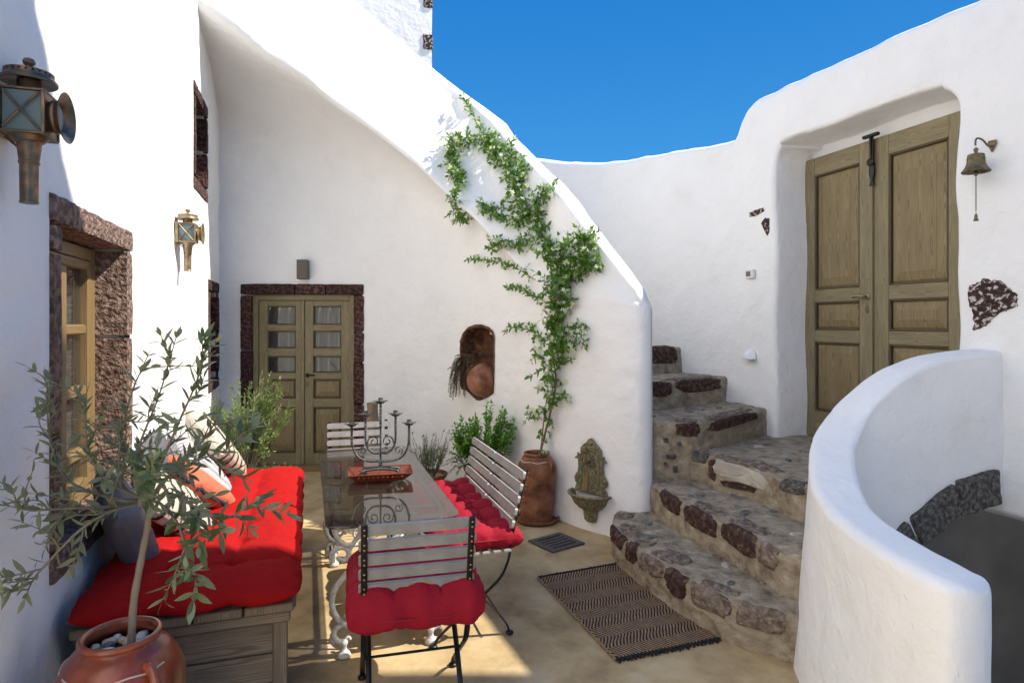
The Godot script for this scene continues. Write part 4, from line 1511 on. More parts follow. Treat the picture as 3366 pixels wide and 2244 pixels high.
# folding garden seat: backrest at +z, width w, panels side by side
func make_seat(called: String, label: String, category: String, at: Vector3, turn: float, w: float, panels: int, group := "") -> Node3D:
	var t := thing(called, label, category, at, turn, group)
	var back := PackedVector3Array([Vector3(0, 0.865, 0.275), Vector3(0, 0.72, 0.24), Vector3(0, 0.575, 0.205), Vector3(0, 0.47, 0.185), Vector3(0, 0.39, 0.168), Vector3(0, 0.31, 0.125), Vector3(0, 0.23, 0.03), Vector3(0, 0.14, -0.09), Vector3(0, 0.06, -0.19), Vector3(0, 0.012, -0.225)])
	var cross := PackedVector3Array([Vector3(0, 0.44, -0.185), Vector3(0, 0.33, -0.10), Vector3(0, 0.225, 0.02), Vector3(0, 0.13, 0.11), Vector3(0, 0.06, 0.165), Vector3(0, 0.012, 0.185)])
	var tilt := Basis(Vector3.RIGHT, atan2(0.07, 0.29))
	for sd in [-1.0, 1.0]:
		var x: float = sd * (w * 0.5 - 0.025)
		var mb := MB.new()
		var p := spline(back, 5)
		for i in p.size():
			p[i].x = x
		mb.tube(p, 0.0125, 8, 0.45, Vector3.UP)
		obj("upright", mb, M.black_iron, t)
		mb = MB.new()
		p = spline(cross, 5)
		for i in p.size():
			p[i].x = x - sd * 0.022
		mb.tube(p, 0.0115, 8, 0.5, Vector3.UP)
		obj("leg", mb, M.black_iron, t)
		for f in [back[-1], cross[-1]]:
			mb = MB.new()
			mb.lathe(PackedVector2Array([Vector2(0.001, 0), Vector2(0.018, 0.0), Vector2(0.0215, 0.006), Vector2(0.02, 0.013), Vector2(0.012, 0.018), Vector2(0.001, 0.02)]), 14)
			var o := obj("foot", mb, M.black_iron, t)
			o.position = Vector3(x if f == back[-1] else x - sd * 0.022, 0.001, f.z)
		for k in 5:
			var y := 0.585 + k * 0.0625
			for q in [-0.011, 0.011]:
				mb = MB.new()
				mb.lathe(PackedVector2Array([Vector2(0.0045, 0), Vector2(0.0035, 0.0025), Vector2(0.001, 0.003)]), 8)
				var o := obj("rivet", mb, M.brass_rivet, t)
				o.transform = Transform3D(Basis(Vector3.RIGHT, PI / 2 + 0.23), Vector3(x, y + q, 0.2 + (y + q - 0.57) * 0.241 + 0.0165))
	for e in [[0.505, 0.19], [0.225, 0.025], [0.11, 0.128], [0.44, -0.185]]:
		var mb := MB.new()
		mb.tube(PackedVector3Array([Vector3(-w * 0.5 + 0.025, e[0], e[1]), Vector3(0, e[0], e[1]), Vector3(w * 0.5 - 0.025, e[0], e[1])]), 0.006, 8)
		obj("crossbar", mb, M.black_iron, t)
	var pw := w / panels
	if panels > 1:
		for q in [-0.03, 0.03]:
			var mb := MB.new()
			mb.tube(PackedVector3Array([Vector3(q, 0.86, 0.285), Vector3(q, 0.575, 0.218), Vector3(q, 0.43, 0.19)]), 0.011, 8, 0.45)
			obj("upright", mb, M.black_iron, t)
	for pn in panels:
		var cx := -w * 0.5 + pw * (pn + 0.5)
		for k in 5:
			var y := 0.585 + k * 0.0625
			slat(t, Vector3(cx, y, 0.2 + (y - 0.57) * 0.241 - 0.012), Vector3(pw - 0.006, 0.043, 0.016), tilt)
		for k in 7:
			var z := -0.185 + k * 0.058
			var mb := MB.new()
			mb.box(Vector3.ZERO, Vector3(pw - 0.012, 0.016, 0.042), 0.004)
			var o := obj("seat_slat", mb, M.slat_paint, t)
			o.position = Vector3(cx, 0.452, z)
	return t


func make_table() -> void:
	var at := V(-0.806, 0, 3.685)
	var t := thing("garden_table", "long smoked glass table on white scrolled cast iron legs", "table", at, 0.318)
	# glass top
	var mb := MB.new()
	var poly := PackedVector2Array()
	for q in [[1, 1, 0], [-1, 1, 1], [-1, -1, 2], [1, -1, 3]]:
		for k in 9:
			var a: float = (q[2] + k / 8.0) * PI * 0.5
			poly.append(Vector2(q[0] * (0.31 - 0.075) + 0.075 * cos(a), q[1] * (0.885 - 0.075) + 0.075 * sin(a)))
	mb.prism(poly, -0.004, 0.004, Basis(Vector3.RIGHT, -PI / 2))
	var g := obj("glass_top", mb, M.smoked_glass, t)
	g.position = Vector3(0, 0.722, 0)
	# iron rim under the glass
	mb = MB.new()
	var rim := PackedVector3Array()
	for q in [[1, 1, 0], [-1, 1, 1], [-1, -1, 2], [1, -1, 3]]:
		for k in 9:
			var a: float = (q[2] + k / 8.0) * PI * 0.5
			rim.append(Vector3(q[0] * 0.15 + 0.1 * cos(a), 0.704, -(q[1] * 0.68 + 0.1 * sin(a))))
	rim.append(rim[0])
	mb.tube(rim, 0.016, 8, 0.7)
	for z in [-0.6, 0.6]:
		mb.box(Vector3(0, 0.7, z), Vector3(0.49, 0.018, 0.035), 0.004)
	obj("top_rim", mb, M.white_iron, t)
	for z in [-0.6, 0.6]:
		for s in [-1.0, 1.0]:
			var b := Basis.from_scale(Vector3(s, 1, 1))
			mb = MB.new()
			var put := func(path: PackedVector3Array, r) -> void:
				for i in path.size():
					path[i] = Vector3(path[i].x * s, path[i].y, path[i].z)
				mb.tube(path, r, 8)
			# upper bracket, C scroll, great C curve and foot
			put.call(spline(pv([[0.25, 0.695], [0.262, 0.64], [0.245, 0.585], [0.205, 0.548], [0.17, 0.55]]), 6), 0.0125)
			put.call(spline(pv([[0.10, 0.69], [0.135, 0.66], [0.14, 0.60], [0.17, 0.555], [0.2, 0.51]]), 6), 0.0115)
			put.call(ring_path(Vector3(0.185, 0.635, 0), 0.036, 0.012, -1.0, 5.6, 20), 0.0085)
			put.call(ring_path(Vector3(0.225, 0.50, 0), 0.052, 0.017, -0.6, 5.9, 26), 0.013)
			put.call(spline(pv([[0.17, 0.485], [0.185, 0.43], [0.225, 0.385], [0.262, 0.33], [0.272, 0.265], [0.25, 0.2], [0.205, 0.155], [0.14, 0.132], [0.0, 0.125]]), 6), 0.0145)
			put.call(ring_path(Vector3(0.185, 0.24, 0), 0.045, 0.014, -0.9, -6.6, 24), 0.0095)
			put.call(spline(pv([[0.215, 0.165], [0.255, 0.145], [0.262, 0.11], [0.24, 0.082], [0.215, 0.08]]), 6), 0.0135)
			put.call(spline(pv([[0.215, 0.08], [0.195, 0.1], [0.185, 0.085]]), 4), 0.008)
			put.call(spline(pv([[0.262, 0.11], [0.27, 0.09], [0.262, 0.07]]), 4), 0.007)
			obj("leg", mb, M.white_iron, t).position = Vector3(0, 0, z)
			mb = MB.new()
			mb.lathe(PackedVector2Array([Vector2(0.001, 0.0), Vector2(0.031, 0.0), Vector2(0.033, 0.012), Vector2(0.026, 0.026), Vector2(0.015, 0.034), Vector2(0.012, 0.05), Vector2(0.016, 0.062), Vector2(0.02, 0.075), Vector2(0.012, 0.088), Vector2(0.001, 0.09)]), 18)
			obj("foot", mb, M.white_iron, t).position = Vector3(s * 0.215, 0.002, z)
		mb = MB.new()
		for s in [-1.0, 1.0]:
			mb.tube(ring_path(Vector3(s * 0.052, 0.2, z), 0.04, 0.012, PI * 0.5 - s * 0.4, PI * 0.5 - s * 0.4 - s * 6.2, 24), 0.0085, 8)
			mb.tube(ring_path(Vector3(s * 0.06, 0.6, z), 0.045, 0.012, -PI * 0.5 + s * 0.3, -PI * 0.5 + s * 0.3 + s * 6.2, 24), 0.008, 8)
		mb.tube(PackedVector3Array([Vector3(0, 0.12, z), Vector3(0, 0.4, z), Vector3(0, 0.695, z)]), 0.009, 8)
		obj("scrollwork", mb, M.white_iron, t)
	mb = MB.new()
	mb.tube(PackedVector3Array([Vector3(0, 0.128, -0.6), Vector3(0, 0.15, 0), Vector3(0, 0.128, 0.6)]), 0.012, 8)
	obj("stretcher", mb, M.white_iron, t)


func make_candelabra() -> void:
	var at := V(-0.765, 0.7285, 3.62)
	var tr := thing("perforated_tray", "orange red tray with pierced sloping sides on the glass table", "tray", at, 0.22)
	# floor and four sloping sides, their holes cut through
	var mb := MB.new()
	mb.box(Vector3(0, 0.004, 0), Vector3(0.26, 0.004, 0.12), 0.001)
	obj("floor", mb, M.orange_tin, tr)
	var lo := [Vector3(-0.13, 0.002, 0.06), Vector3(0.13, 0.002, 0.06), Vector3(0.13, 0.002, -0.06), Vector3(-0.13, 0.002, -0.06)]
	var hi := [Vector3(-0.18, 0.05, 0.105), Vector3(0.18, 0.05, 0.105), Vector3(0.18, 0.05, -0.105), Vector3(-0.18, 0.05, -0.105)]
	for k in 4:
		var n := 37 if k % 2 == 0 else 19
		mb = MB.new()
		for th in 2:
			var pts := PackedVector3Array()
			var hole := PackedByteArray()
			hole.resize(n * 6)
			for j in 6:
				for i in n:
					var u := float(i) / (n - 1)
					var p: Vector3 = (lo[k] as Vector3).lerp(lo[(k + 1) % 4], u).lerp((hi[k] as Vector3).lerp(hi[(k + 1) % 4], u), [0.0, 0.22, 0.5, 0.72, 0.9, 1.0][j])
					p += Vector3(0, 0.0018, 0) * th
					pts.append(p)
					if j in [2] and i % 3 == 1 and i < n - 3 and i > 2:
						hole[j * n + i] = 1
			mb.grid(n, 6, pts, th == 1, false, hole)
		obj("side", mb, M.orange_tin, tr)
	mb = MB.new()
	var loop := PackedVector3Array()
	for k in 5:
		loop.append(hi[k % 4] + Vector3(0, 0.001, 0))
	for k in 4:
		mb.tube(PackedVector3Array([loop[k], loop[k + 1]]), 0.0032, 6)
	obj("rim", mb, M.orange_tin, tr)
	var c := thing("candelabra", "wrought iron candelabra with five candle cups standing in the tray", "candelabra", at + Vector3(0, 0.007, 0), 0.12)
	mb = MB.new()
	for z in [-0.035, 0.035]:
		mb.tube(spline(pv([[-0.105, 0.0, z], [-0.104, 0.035, z], [-0.09, 0.05, z * 0.9], [0, 0.056, z * 0.5], [0.09, 0.05, z * 0.9], [0.104, 0.035, z], [0.105, 0.0, z]]), 5), 0.0075, 8)
	obj("base", mb, M.candle_iron, c)
	mb = MB.new()
	mb.box(Vector3(0, 0.075, 0), Vector3(0.022, 0.05, 0.018), 0.003)
	mb.tube(pv([[0, 0.09], [0, 0.3]]), 0.007, 4)
	obj("stem", mb, M.candle_iron, c)
	var cups := [[0.0, 0.435]]
	for s in [-1.0, 1.0]:
		mb = MB.new()
		mb.tube(spline(pv([[0, 0.098], [s * 0.06, 0.098], [s * 0.115, 0.115], [s * 0.148, 0.155], [s * 0.162, 0.205]]), 6), 0.0068, 6)
		mb.tube(spline(pv([[0, 0.145], [s * 0.035, 0.146], [s * 0.066, 0.166], [s * 0.083, 0.205], [s * 0.086, 0.26]]), 6), 0.0068, 6)
		obj("arm", mb, M.candle_iron, c)
		mb = MB.new()
		mb.tube(ring_path(Vector3(s * 0.04, 0.212, 0), 0.034, 0.009, -PI * 0.5 + s * 1.2, -PI * 0.5 + s * 1.2 + s * 8.2, 30), 0.0038, 6)
		mb.tube(ring_path(Vector3(s * 0.102, 0.158, 0), 0.026, 0.008, -PI * 0.5 + s * 0.6, -PI * 0.5 + s * 0.6 + s * 7.6, 26), 0.0036, 6)
		obj("scroll", mb, M.candle_iron, c)
		cups.append([s * 0.086, 0.36])
		cups.append([s * 0.164, 0.305])
	for e in cups:
		# twisted bar below the cup
		mb = MB.new()
		var y0 := 0.2 if absf(e[0]) > 0.1 else (0.26 if absf(e[0]) > 0.01 else 0.3)
		for q in 2:
			var p := PackedVector3Array()
			for k in 29:
				var u := k / 28.0
				var a := u * 22.0 + q * PI
				p.append(Vector3(e[0] + cos(a) * 0.0042, lerpf(y0 - 0.004, e[1], u), sin(a) * 0.0042))
			mb.tube(p, 0.0042, 6)
		obj("twisted_bar", mb, M.candle_iron, c)
		mb = MB.new()
		mb.lathe(PackedVector2Array([Vector2(0.006, -0.006), Vector2(0.02, 0.0), Vector2(0.033, 0.011), Vector2(0.034, 0.013), Vector2(0.019, 0.005), Vector2(0.0135, 0.005), Vector2(0.0135, 0.03), Vector2(0.0115, 0.03), Vector2(0.0115, 0.008), Vector2(0.001, 0.008)]), 20, Vector3.ZERO, Basis.IDENTITY, 0.02)
		for s in [-1.0, 1.0]:
			mb.tube(ring_path(Vector3(s * 0.0365, 0.0125, 0), 0.004, 0.003, 0.0, 5.0, 8), 0.0018, 5)
		obj("candle_cup", mb, M.candle_iron, c).position = Vector3(e[0], e[1], 0)


func make_bench() -> void:
	var at := V(-1.668, 0, 3.587)
	var t := thing("wooden_chest_bench", "long weathered wooden chest bench against the white wall", "bench", at, 0.318)
	# lid planks
	var x := -0.41
	for w in [0.2, 0.23, 0.19, 0.2]:
		plank(t, "lid_board", Vector3(x + w * 0.5, 0.435, 0), Vector3(w - 0.004, 0.042, 2.27), M.weathered_wood, 0.009)
		x += w
	for e in [[0.0, 0.40, 1.085, 0.79, 0.05, 0.05], [0.372, 0.40, 0, 0.045, 0.05, 2.12]]:
		plank(t, "apron", Vector3(e[0], e[1] - 0.012, e[2]), Vector3(e[3], e[4], e[5]), M.weathered_wood, 0.008)
	for k in 3:
		plank(t, "end_board", Vector3(0.0, 0.29 - k * 0.128, 1.065), Vector3(0.70, 0.124, 0.025), M.weathered_wood, 0.004)
		plank(t, "side_board", Vector3(0.345, 0.29 - k * 0.128, 0.0), Vector3(0.025, 0.124, 2.05), M.weathered_wood, 0.004)
		plank(t, "back_board", Vector3(-0.36, 0.29 - k * 0.128, 0.0), Vector3(0.025, 0.124, 2.05), M.weathered_wood, 0.004)
		plank(t, "end_board", Vector3(0.0, 0.29 - k * 0.128, -1.065), Vector3(0.70, 0.124, 0.025), M.weathered_wood, 0.004)
	for s in [[1, 1], [1, -1], [-1, 1], [-1, -1]]:
		plank(t, "post", Vector3(s[0] * 0.352, 0.186, s[1] * 1.06), Vector3(0.06, 0.37, 0.06), M.weathered_wood, 0.006)
	for z in [0.93, 0.1, -0.75]:
		plank(t, "batten", Vector3(0.385, 0.385, z), Vector3(0.06, 0.045, 0.09), M.weathered_wood, 0.006)
	# mattress
	var m := thing("red_mattress", "long tufted red mattress lying on the wooden bench", "mattress", at + Vector3(0.034, 0.512, 0.052), 0.318)
	obj("cover", stuffed(0.85, 2.31, 0.17, 3, 8, 0.48, 3.0, 84, 210, 0.007, 1), M.red_linen, m)
	var mb := MB.new()
	for i in range(1, 3):
		for j in range(1, 8):
			mb.lathe(PackedVector2Array([Vector2(0.009, -0.002), Vector2(0.008, 0.003), Vector2(0.001, 0.005)]), 8, Vector3(-0.425 + 0.85 * i / 3.0, 0.012, -1.155 + 2.31 * j / 8.0))
	obj("tufts", mb, M.red_linen, m)


func stripe_texture(cols: Array, across: bool) -> ImageTexture:
	var n := 128
	var im := Image.create(n, n, false, Image.FORMAT_RGB8)
	for y in n:
		for x in n:
			var u := (float(y) if across else float(x)) / n
			var c: Color = cols[0][1]
			for e in cols:
				if u >= e[0]:
					c = e[1]
			var w := 0.9 + 0.1 * sin(x * 2.1) * sin(y * 2.1)
			im.set_pixel(x, y, Color(c.r * w, c.g * w, c.b * w))
	return ImageTexture.create_from_image(im)


func make_pillows() -> void:
	var cream := lin(0.66, 0.60, 0.50)
	var black := lin(0.022, 0.022, 0.026)
	var tan := lin(0.50, 0.36, 0.19)
	var zebra := []
	for k in 6:
		var a := k / 6.0
		zebra.append_array([[a, cream], [a + 0.05, tan], [a + 0.058, cream], [a + 0.075, black], [a + 0.12, cream], [a + 0.135, tan], [a + 0.142, cream]])
	var m := mat("striped_cotton", Color.WHITE, 0.9)
	m.albedo_texture = stripe_texture(zebra, true)
	m = mat("lace_cotton", Color.WHITE, 0.9)
	var lace := []
	for k in 20:
		lace.append([k / 20.0, lin(0.62, 0.61, 0.62) if k % 2 == 0 else lin(0.36, 0.36, 0.40)])
	m.albedo_texture = stripe_texture(lace, false)
	# [name, label, d, out from wall, height, turn, lean, spin, size, thickness, material]
	for e in [["grey_pillow", "plain dark grey pillow leaning on the wall at the near end of the bench", 2.80, 0.125, 0.715, 0.3, 0.36, 0.35, 0.42, 0.17, M.grey_satin],
		["striped_pillow", "cream and black striped pillow behind the olive tree, nearest the grey pillow", 3.13, 0.26, 0.69, 0.1, 0.75, 0.5, 0.42, 0.16, M.striped_cotton],
		["coral_pillow", "coral orange pillow with a dark blue edge in the middle of the bench", 3.52, 0.30, 0.70, 0.35, 0.85, 0.45, 0.40, 0.15, M.coral_linen],
		["lace_pillow", "pale grey woven pillow behind the coral pillow", 3.86, 0.27, 0.72, 0.2, 0.7, 0.3, 0.42, 0.14, M.lace_cotton],
		["zebra_pillow", "large cream pillow with black zigzag stripes at the far end of the bench", 4.22, 0.31, 0.775, 0.25, 0.6, 0.75, 0.46, 0.18, M.striped_cotton],
		["charcoal_pillow", "small grey pillow half hidden against the wall behind the striped ones", 3.5, 0.1, 0.80, 0.0, 0.2, 0.2, 0.38, 0.14, M.grey_satin]]:
		var t := thing(e[0], e[1], "pillow", wall_at(e[2], e[4], e[3]))
		# the cushion's face looks along +y of its mesh; turn it to look out from the wall, leaning back
		var out := WALL_N.rotated(Vector3.UP, e[5])
		var face := (out * cos(e[6]) + Vector3.UP * sin(e[6])).normalized()
		var side := Vector3.UP.cross(face).normalized()
		var b := Basis(side, face, side.cross(face)) * Basis(Vector3.UP, e[7])
		var o := obj("cover", stuffed(e[8], e[8], e[9], 0, 0, 0.0, e[2] * 10.0, 36, 36, 0.006), e[10], t)
		o.basis = b
		if e[0] == "coral_pillow":
			var mb := MB.new()
			var loop := PackedVector3Array()
			for k in 41:
				var a := TAU * k / 40.0
				loop.append(Vector3(signf(cos(a)) * pow(absf(cos(a)), 0.35), 0, signf(sin(a)) * pow(absf(sin(a)), 0.35)) * e[8] * 0.495 + Vector3(0, 0.006 * sin(a * 17.0), 0))
			mb.tube(loop, 0.013, 6)
			obj("trim", mb, M.navy_wool, t).basis = b


func make_seating() -> void:
	var front := make_seat("folding_chair", "folding chair with grey slats seen from behind, nearest the camera", "chair", V(-0.43, 0, 2.70), 0.25, 0.47, 1, "folding seats round the table")
	var mb := MB.new()
	mb.box(Vector3.ZERO, Vector3(0.024, 0.026, 0.0012), 0.0003)
	var lab := obj("label", mb, M.paper_tag, front)
	lab.transform = Transform3D(Basis(Vector3.RIGHT, 0.236), Vector3(0.035, 0.585, 0.2005))
	var rear := make_seat("folding_chair", "folding chair with white slats at the far end of the table by the door", "chair", V(-1.13, 0, 4.64), 0.3 + PI, 0.48, 1, "folding seats round the table")
	rear.set_meta("group", "folding seats round the table")
	make_seat("folding_bench", "two seat folding bench with pale slats on the stair side of the table", "bench", V(-0.34, 0, 3.68), 1.889, 1.06, 2, "folding seats round the table")
	# [label, at, turn, w, l, shape]
	for e in [["red tufted cushion sagging off the back of the nearest chair", V(-0.43, 0.515, 2.70), 0.25, 0.56, 0.58, 2, 5.0],
		["red tufted cushion on the near half of the folding bench", V(-0.34 + 0.265 * 0.313, 0.515, 3.68 - 0.265 * 0.95), 1.889, 0.52, 0.52, 3, 9.0],
		["red tufted cushion on the far half of the folding bench", V(-0.34 - 0.265 * 0.313, 0.515, 3.68 + 0.265 * 0.95), 1.889, 0.52, 0.52, 3, 14.0],
		["red tufted cushion on the chair at the far end of the table", V(-1.13, 0.51, 4.64), 0.3 + PI, 0.46, 0.46, 3, 21.0]]:
		var t := thing("seat_cushion", e[0], "cushion", e[1], e[2], "red seat cushions")
		obj("cover", stuffed(e[3], e[4], 0.2 if e[5] == 2 else 0.17, 3, 3, 0.5, e[6], 72, 72, 0.0075, e[5]), M.crimson_cotton, t)
		var loop := PackedVector3Array()
		for k in 61:
			var a := TAU * k / 60.0
			var p := Vector3(signf(cos(a)) * pow(absf(cos(a)), 0.4) * e[3] * 0.495, 0.0, signf(sin(a)) * pow(absf(sin(a)), 0.4) * e[4] * 0.495)
			loop.append(settle(p, e[5]))
		mb = MB.new()
		mb.tube(loop, 0.0032, 6)
		obj("piping", mb, M.crimson_thread, t)


# ---------------------------------------------------------------- plants
const VINE := {
	"main": [[0.246,0.552,5.273], [0.290,0.748,5.206], [0.330,0.956,5.147], [0.366,1.177,5.097], [0.330,1.424,5.147], [0.341,1.640,5.131], [0.366,1.854,5.097], [0.378,2.034,5.119], [0.317,2.247,5.260], [0.241,2.439,5.439], [0.155,2.619,5.602], [0.056,2.855,5.792], [-0.046,3.077,5.956], [-0.175,3.356,6.135], [-0.271,3.521,6.254]],
	"second": [[0.229,0.547,5.298], [0.273,0.872,5.231], [0.312,1.206,5.172], [0.366,1.462,5.097], [0.384,1.711,5.073], [0.419,1.958,5.048], [0.442,2.136,5.066]],
	"tip": [[-0.265,3.471,6.234], [-0.338,3.651,6.321], [-0.387,3.768,6.365], [-0.453,3.881,6.409], [-0.526,3.974,6.444]],
	"left_hang": [[-0.242,3.416,6.118], [-0.372,3.466,6.217], [-0.497,3.500,6.259], [-0.560,3.404,6.230], [-0.568,3.232,6.155], [-0.527,3.034,6.042], [-0.544,2.841,5.921], [-0.532,2.711,6.124], [-0.446,2.609,6.024]],
	"left_hang2": [[-0.497,3.500,6.259], [-0.611,3.430,6.242], [-0.632,3.257,6.168], [-0.574,3.086,6.081], [-0.471,3.105,6.070]],
	"right_up": [[0.186,2.490,5.524], [0.262,2.672,5.466], [0.322,2.759,5.335], [0.376,2.831,5.240]],
	"left1": [[0.116,2.669,5.660], [-0.048,2.692,5.787], [-0.191,2.747,5.864], [-0.314,2.752,5.891]],
	"left2": [[0.151,2.495,5.561], [-0.021,2.580,5.719], [-0.163,2.656,5.810], [-0.275,2.728,5.872]],
	"left3": [[0.205,2.406,5.475], [0.031,2.343,5.583], [-0.108,2.371,5.651], [-0.187,2.334,5.842]],
	"left_long": [[0.203,2.014,5.352], [0.034,2.124,5.534], [-0.102,2.202,5.744], [-0.251,2.229,5.930], [-0.409,2.257,6.128]],
	"left4": [[0.273,1.823,5.231], [0.146,1.886,5.421], [0.057,1.931,5.540], [-0.046,1.957,5.674]],
	"left5": [[0.295,1.458,5.198], [0.185,1.565,5.364], [0.093,1.582,5.492], [-0.034,1.600,5.658]],
	"left6": [[0.273,1.311,5.231], [0.202,1.360,5.340], [0.185,1.452,5.364]],
	"right1": [[0.358,2.259,5.204], [0.476,2.294,5.056], [0.550,2.301,4.975], [0.598,2.329,4.925]],
	"right2": [[0.406,2.104,5.102], [0.502,2.129,4.999], [0.578,2.104,4.919], [0.674,2.113,4.831]],
	"right3": [[0.424,1.993,5.052], [0.488,2.131,5.014], [0.565,2.211,4.948], [0.637,2.237,4.879]],
	"right4": [[0.386,1.960,5.087], [0.504,2.023,4.974], [0.565,2.053,4.921]],
	"right5": [[0.384,1.534,5.073], [0.464,1.588,4.978], [0.512,1.640,4.925], [0.548,1.589,4.889]],
	"right6": [[0.372,1.426,5.089], [0.464,1.466,4.978], [0.548,1.486,4.889], [0.576,1.572,4.860]],
	"right7": [[0.353,1.783,5.114], [0.436,1.815,5.009], [0.470,1.849,4.970]],
	"low1": [[0.312,0.880,5.172], [0.235,0.882,5.290], [0.185,0.815,5.364], [0.134,0.842,5.437]],
	"low2": [[0.330,0.956,5.147], [0.384,1.019,5.073], [0.416,1.059,5.032]],
	"up1": [[0.018,2.952,5.865], [0.096,3.021,5.810], [0.079,3.136,5.861]],
	"up2": [[0.151,2.704,5.636], [0.249,2.737,5.507], [0.264,2.831,5.492]],
	"up3": [[-0.114,3.204,6.045], [-0.007,3.228,5.974], [-0.026,3.343,6.012]],
}


func leaf_mesh(l: float, w: float, m: Material, fold := 0.25, curl := 0.12, blunt := 0.9) -> ArrayMesh:
	var mb := MB.new()
	var pts := PackedVector3Array()
	for j in 5:
		var u := j / 4.0
		var half := w * 0.5 * pow(sin(PI * pow(clampf(u, 0.02, 0.98), blunt)), 0.8)
		for i in 3:
			var x := (i - 1) * half
			pts.append(Vector3(x, absf(x) * fold - curl * l * u * u, -u * l))
	mb.grid(3, 5, pts)
	return mb.mesh(m)


# leaves as parts while they can be told apart, the rest as one mass
func put_leaves(parent: Node3D, list: Array, kinds: Array, most := 300, called := "leaf", mass := "foliage") -> void:
	var eye := Vector3(0, 1.64, 0) - parent.position
	list.sort_custom(func(a, b): return a.origin.distance_squared_to(eye) < b.origin.distance_squared_to(eye))
	for k in mini(most, list.size()):
		inst(called, kinds[k % kinds.size()], parent, list[k])
	if list.size() > most:
		var mm := MultiMesh.new()
		mm.transform_format = MultiMesh.TRANSFORM_3D
		mm.mesh = kinds[kinds.size() - 1]
		mm.instance_count = list.size() - most
		for k in list.size() - most:
			mm.set_instance_transform(k, list[most + k])
		var o := MultiMeshInstance3D.new()
		o.multimesh = mm
		o.name = mass
		o.set_meta("kind", "stuff")
		parent.add_child(o, true)


func leaf_frame(at: Vector3, dir: Vector3, up: Vector3, size: float) -> Transform3D:
	var z := -dir.normalized()
	var x := up.cross(z)
	if x.length() < 0.05:
		x = Vector3(0.6, 0.2, 0.7).cross(z)
	x = x.normalized()
	return Transform3D(Basis(x, z.cross(x), z) * Basis.from_scale(Vector3.ONE * size), at)


func some(a := 1.0) -> Vector3:
	return Vector3(rng.randf_range(-a, a), rng.randf_range(-a, a), rng.randf_range(-a, a))


# a twig with leaves in pairs along it; returns its points
func twig(mb: MB, c: PackedVector3Array, r0: float, r1: float, list: Array, from: float, gap: float, spread: float, size: float, pair := true) -> PackedVector3Array:
	var p := spline(c, 6)
	var rr := []
	for i in p.size():
		rr.append(lerpf(r0, r1, float(i) / (p.size() - 1)))
	mb.tube(p, rr, 5)
	var run := 0.0
	var turn := rng.randf() * TAU
	var total := 0.0
	for i in range(1, p.size()):
		total += p[i].distance_to(p[i - 1])
	var next := from * total
	for i in range(1, p.size()):
		var seg := p[i].distance_to(p[i - 1])
		while run + seg > next:
			var at := p[i - 1].lerp(p[i], (next - run) / seg)
			var t := (p[i] - p[i - 1]).normalized()
			var a := t.cross(Vector3.UP if absf(t.y) < 0.9 else Vector3.RIGHT).normalized()
			turn += 1.57 + rng.randf_range(-0.4, 0.4)
			for q in (2 if pair else 1):
				var side := a.rotated(t, turn + q * PI)
				var dir := (t * cos(spread) + side * sin(spread) + some(0.34)).normalized()
				list.append(leaf_frame(at, dir, side.cross(t).cross(dir) * 0.4 + t + Vector3.UP * 0.6, size * rng.randf_range(0.5, 1.2)))
			next += gap * rng.randf_range(0.7, 1.3)
		run += seg
	list.append(leaf_frame(p[-1], (p[-1] - p[-2]).normalized(), Vector3.UP + some(0.5), size * 0.8))
	return p


func jar_profile(pts: Array) -> PackedVector2Array:
	var c := PackedVector3Array()
	for e in pts:
		c.append(Vector3(e[0], e[1], 0))
	var r := PackedVector2Array()
	for p in spline(c, 5):
		r.append(Vector2(maxf(0.0005, p.x), p.y))
	return r


